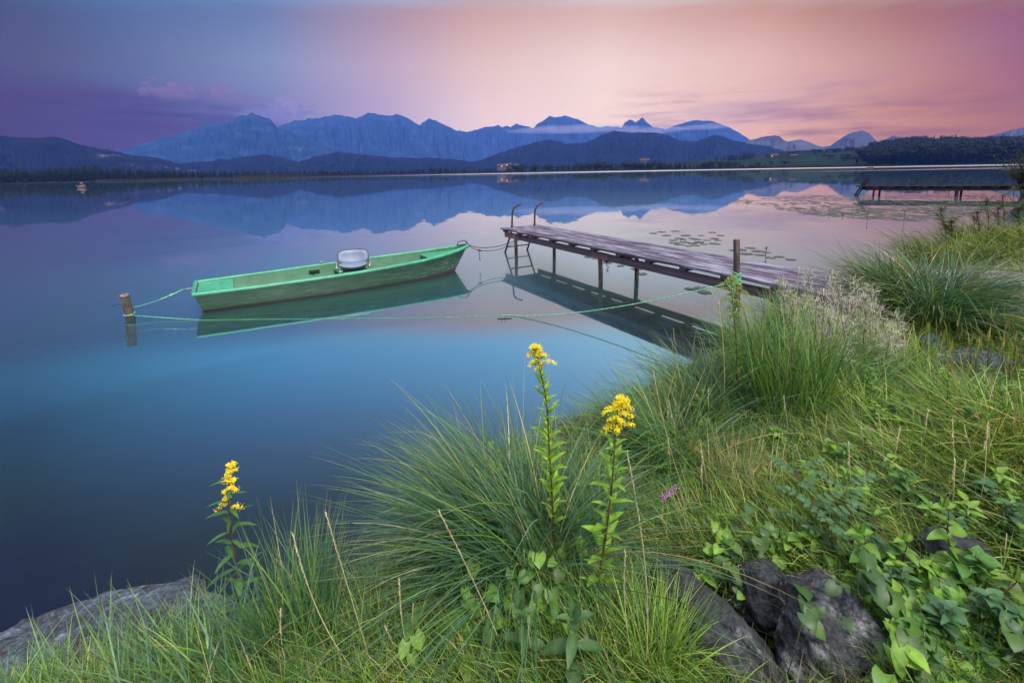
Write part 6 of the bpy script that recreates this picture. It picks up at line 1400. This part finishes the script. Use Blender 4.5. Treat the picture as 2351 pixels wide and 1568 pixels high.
# willow bush at the right edge
def bush():
    b = P(2352, 425, .6); root = empty('willow_bush', b, 'dark feathery willow bush rising at the right edge behind the weeds', 'bush'); lv = Leaves(); mb = MB(); sc_ = b[1] / FPX
    for k in range(46):
        a = pl.uniform(0, 6.28); el = pl.uniform(.5, 1.45); L_ = sc_ * pl.uniform(50, 105); d = Vector((math.cos(a) * math.cos(el), math.sin(a) * math.cos(el), math.sin(el))); pts = [Vector((0, 0, -.8))]
        for j in range(1, 7): pts.append(d * L_ * j / 6 + Vector((pl.gauss(0, .05), pl.gauss(0, .05), -.1 * (j / 6) ** 2)))
        mb.tube(pts, list(np.linspace(.035, .006, 7)), 4)
        for j in range(56):
            t = .2 + .8 * j / 56; i = t * 6; p = pts[int(i)].lerp(pts[min(6, int(i) + 1)], i - int(i)) + Vector((pl.gauss(0, .09), pl.gauss(0, .09), pl.gauss(0, .09))); aa = pl.uniform(0, 6.28); lv.leaf(p, (math.cos(aa) * .6 + d.x * .5, math.sin(aa) * .6 + d.y * .5, .5), (0, 0, 1), .19, .045, 'lance', .5, .2, jit((.025, .035, .01)), 4)
    mb.build('branches', M['bark'], root, True); lv.build('foliage', root)
bush()
# ------------------------------------------------------------------ mist lying against the far ridge
def mist(px, py, r, w, hpx, dens):
    a, e = azel(px, py); m, N, L, B = nmat('mist'); N.remove(B)
    pv = N.new('ShaderNodeVolumePrincipled'); pv.inputs['Color'].default_value = (.8, .72, .86, 1); pv.inputs['Density'].default_value = dens; L.new(pv.outputs[0], N['Material Output'].inputs['Volume'])
    bm = bmesh.new(); bmesh.ops.create_icosphere(bm, subdivisions=4, radius=1); me = bpy.data.meshes.new('mist'); 
    sx_ = w / FPX * r / 2; sz_ = hpx / FPX * r / 2
    for v in bm.verts: v.co = Vector((v.co.x * sx_ * (1 + .2 * noise.noise(v.co * 2)), v.co.y * 160, v.co.z * sz_ * (1 + .5 * noise.noise(v.co * 3))))
    bm.to_mesh(me); bm.free(); me.materials.append(m); o = bpy.data.objects.new('mist', me); COL.objects.link(o)
    o.location = (r * math.sin(a), r * math.cos(a), r * math.tan(e) + CAM_H); o.rotation_euler = (0, 0, -a); tagp(o, kind='stuff')
mist(1320, 297, 3850, 300, 17, .0020); mist(1490, 301, 3800, 180, 14, .0018); mist(1620, 292, 3650, 130, 9, .0015)

# ------------------------------------------------------------------ air
def make_haze():
    m, N, L, B = nmat('haze air'); N.remove(B)
    pv = N.new('ShaderNodeVolumePrincipled'); pv.inputs['Color'].default_value = (.12, .27, 1.0, 1); pv.inputs['Density'].default_value = HAZE_D; pv.inputs['Anisotropy'].default_value = 0.0
    L.new(pv.outputs[0], N['Material Output'].inputs['Volume'])
    mb = MB(); x0, x1, y0, y1, z0, z1 = HAZE_X[0], HAZE_X[1], -300, HAZE_Y, -7.5, HAZE_TOP
    vs = [(x, y, z) for z in (z1, z0) for x, y in ((x0, y0), (x1, y0), (x1, y1), (x0, y1))]
    mb.add(vs, [(0, 1, 2, 3), (7, 6, 5, 4), (0, 4, 5, 1), (1, 5, 6, 2), (2, 6, 7, 3), (3, 7, 4, 0)])
    tagp(mb.build('haze', m), kind='stuff')
make_haze()
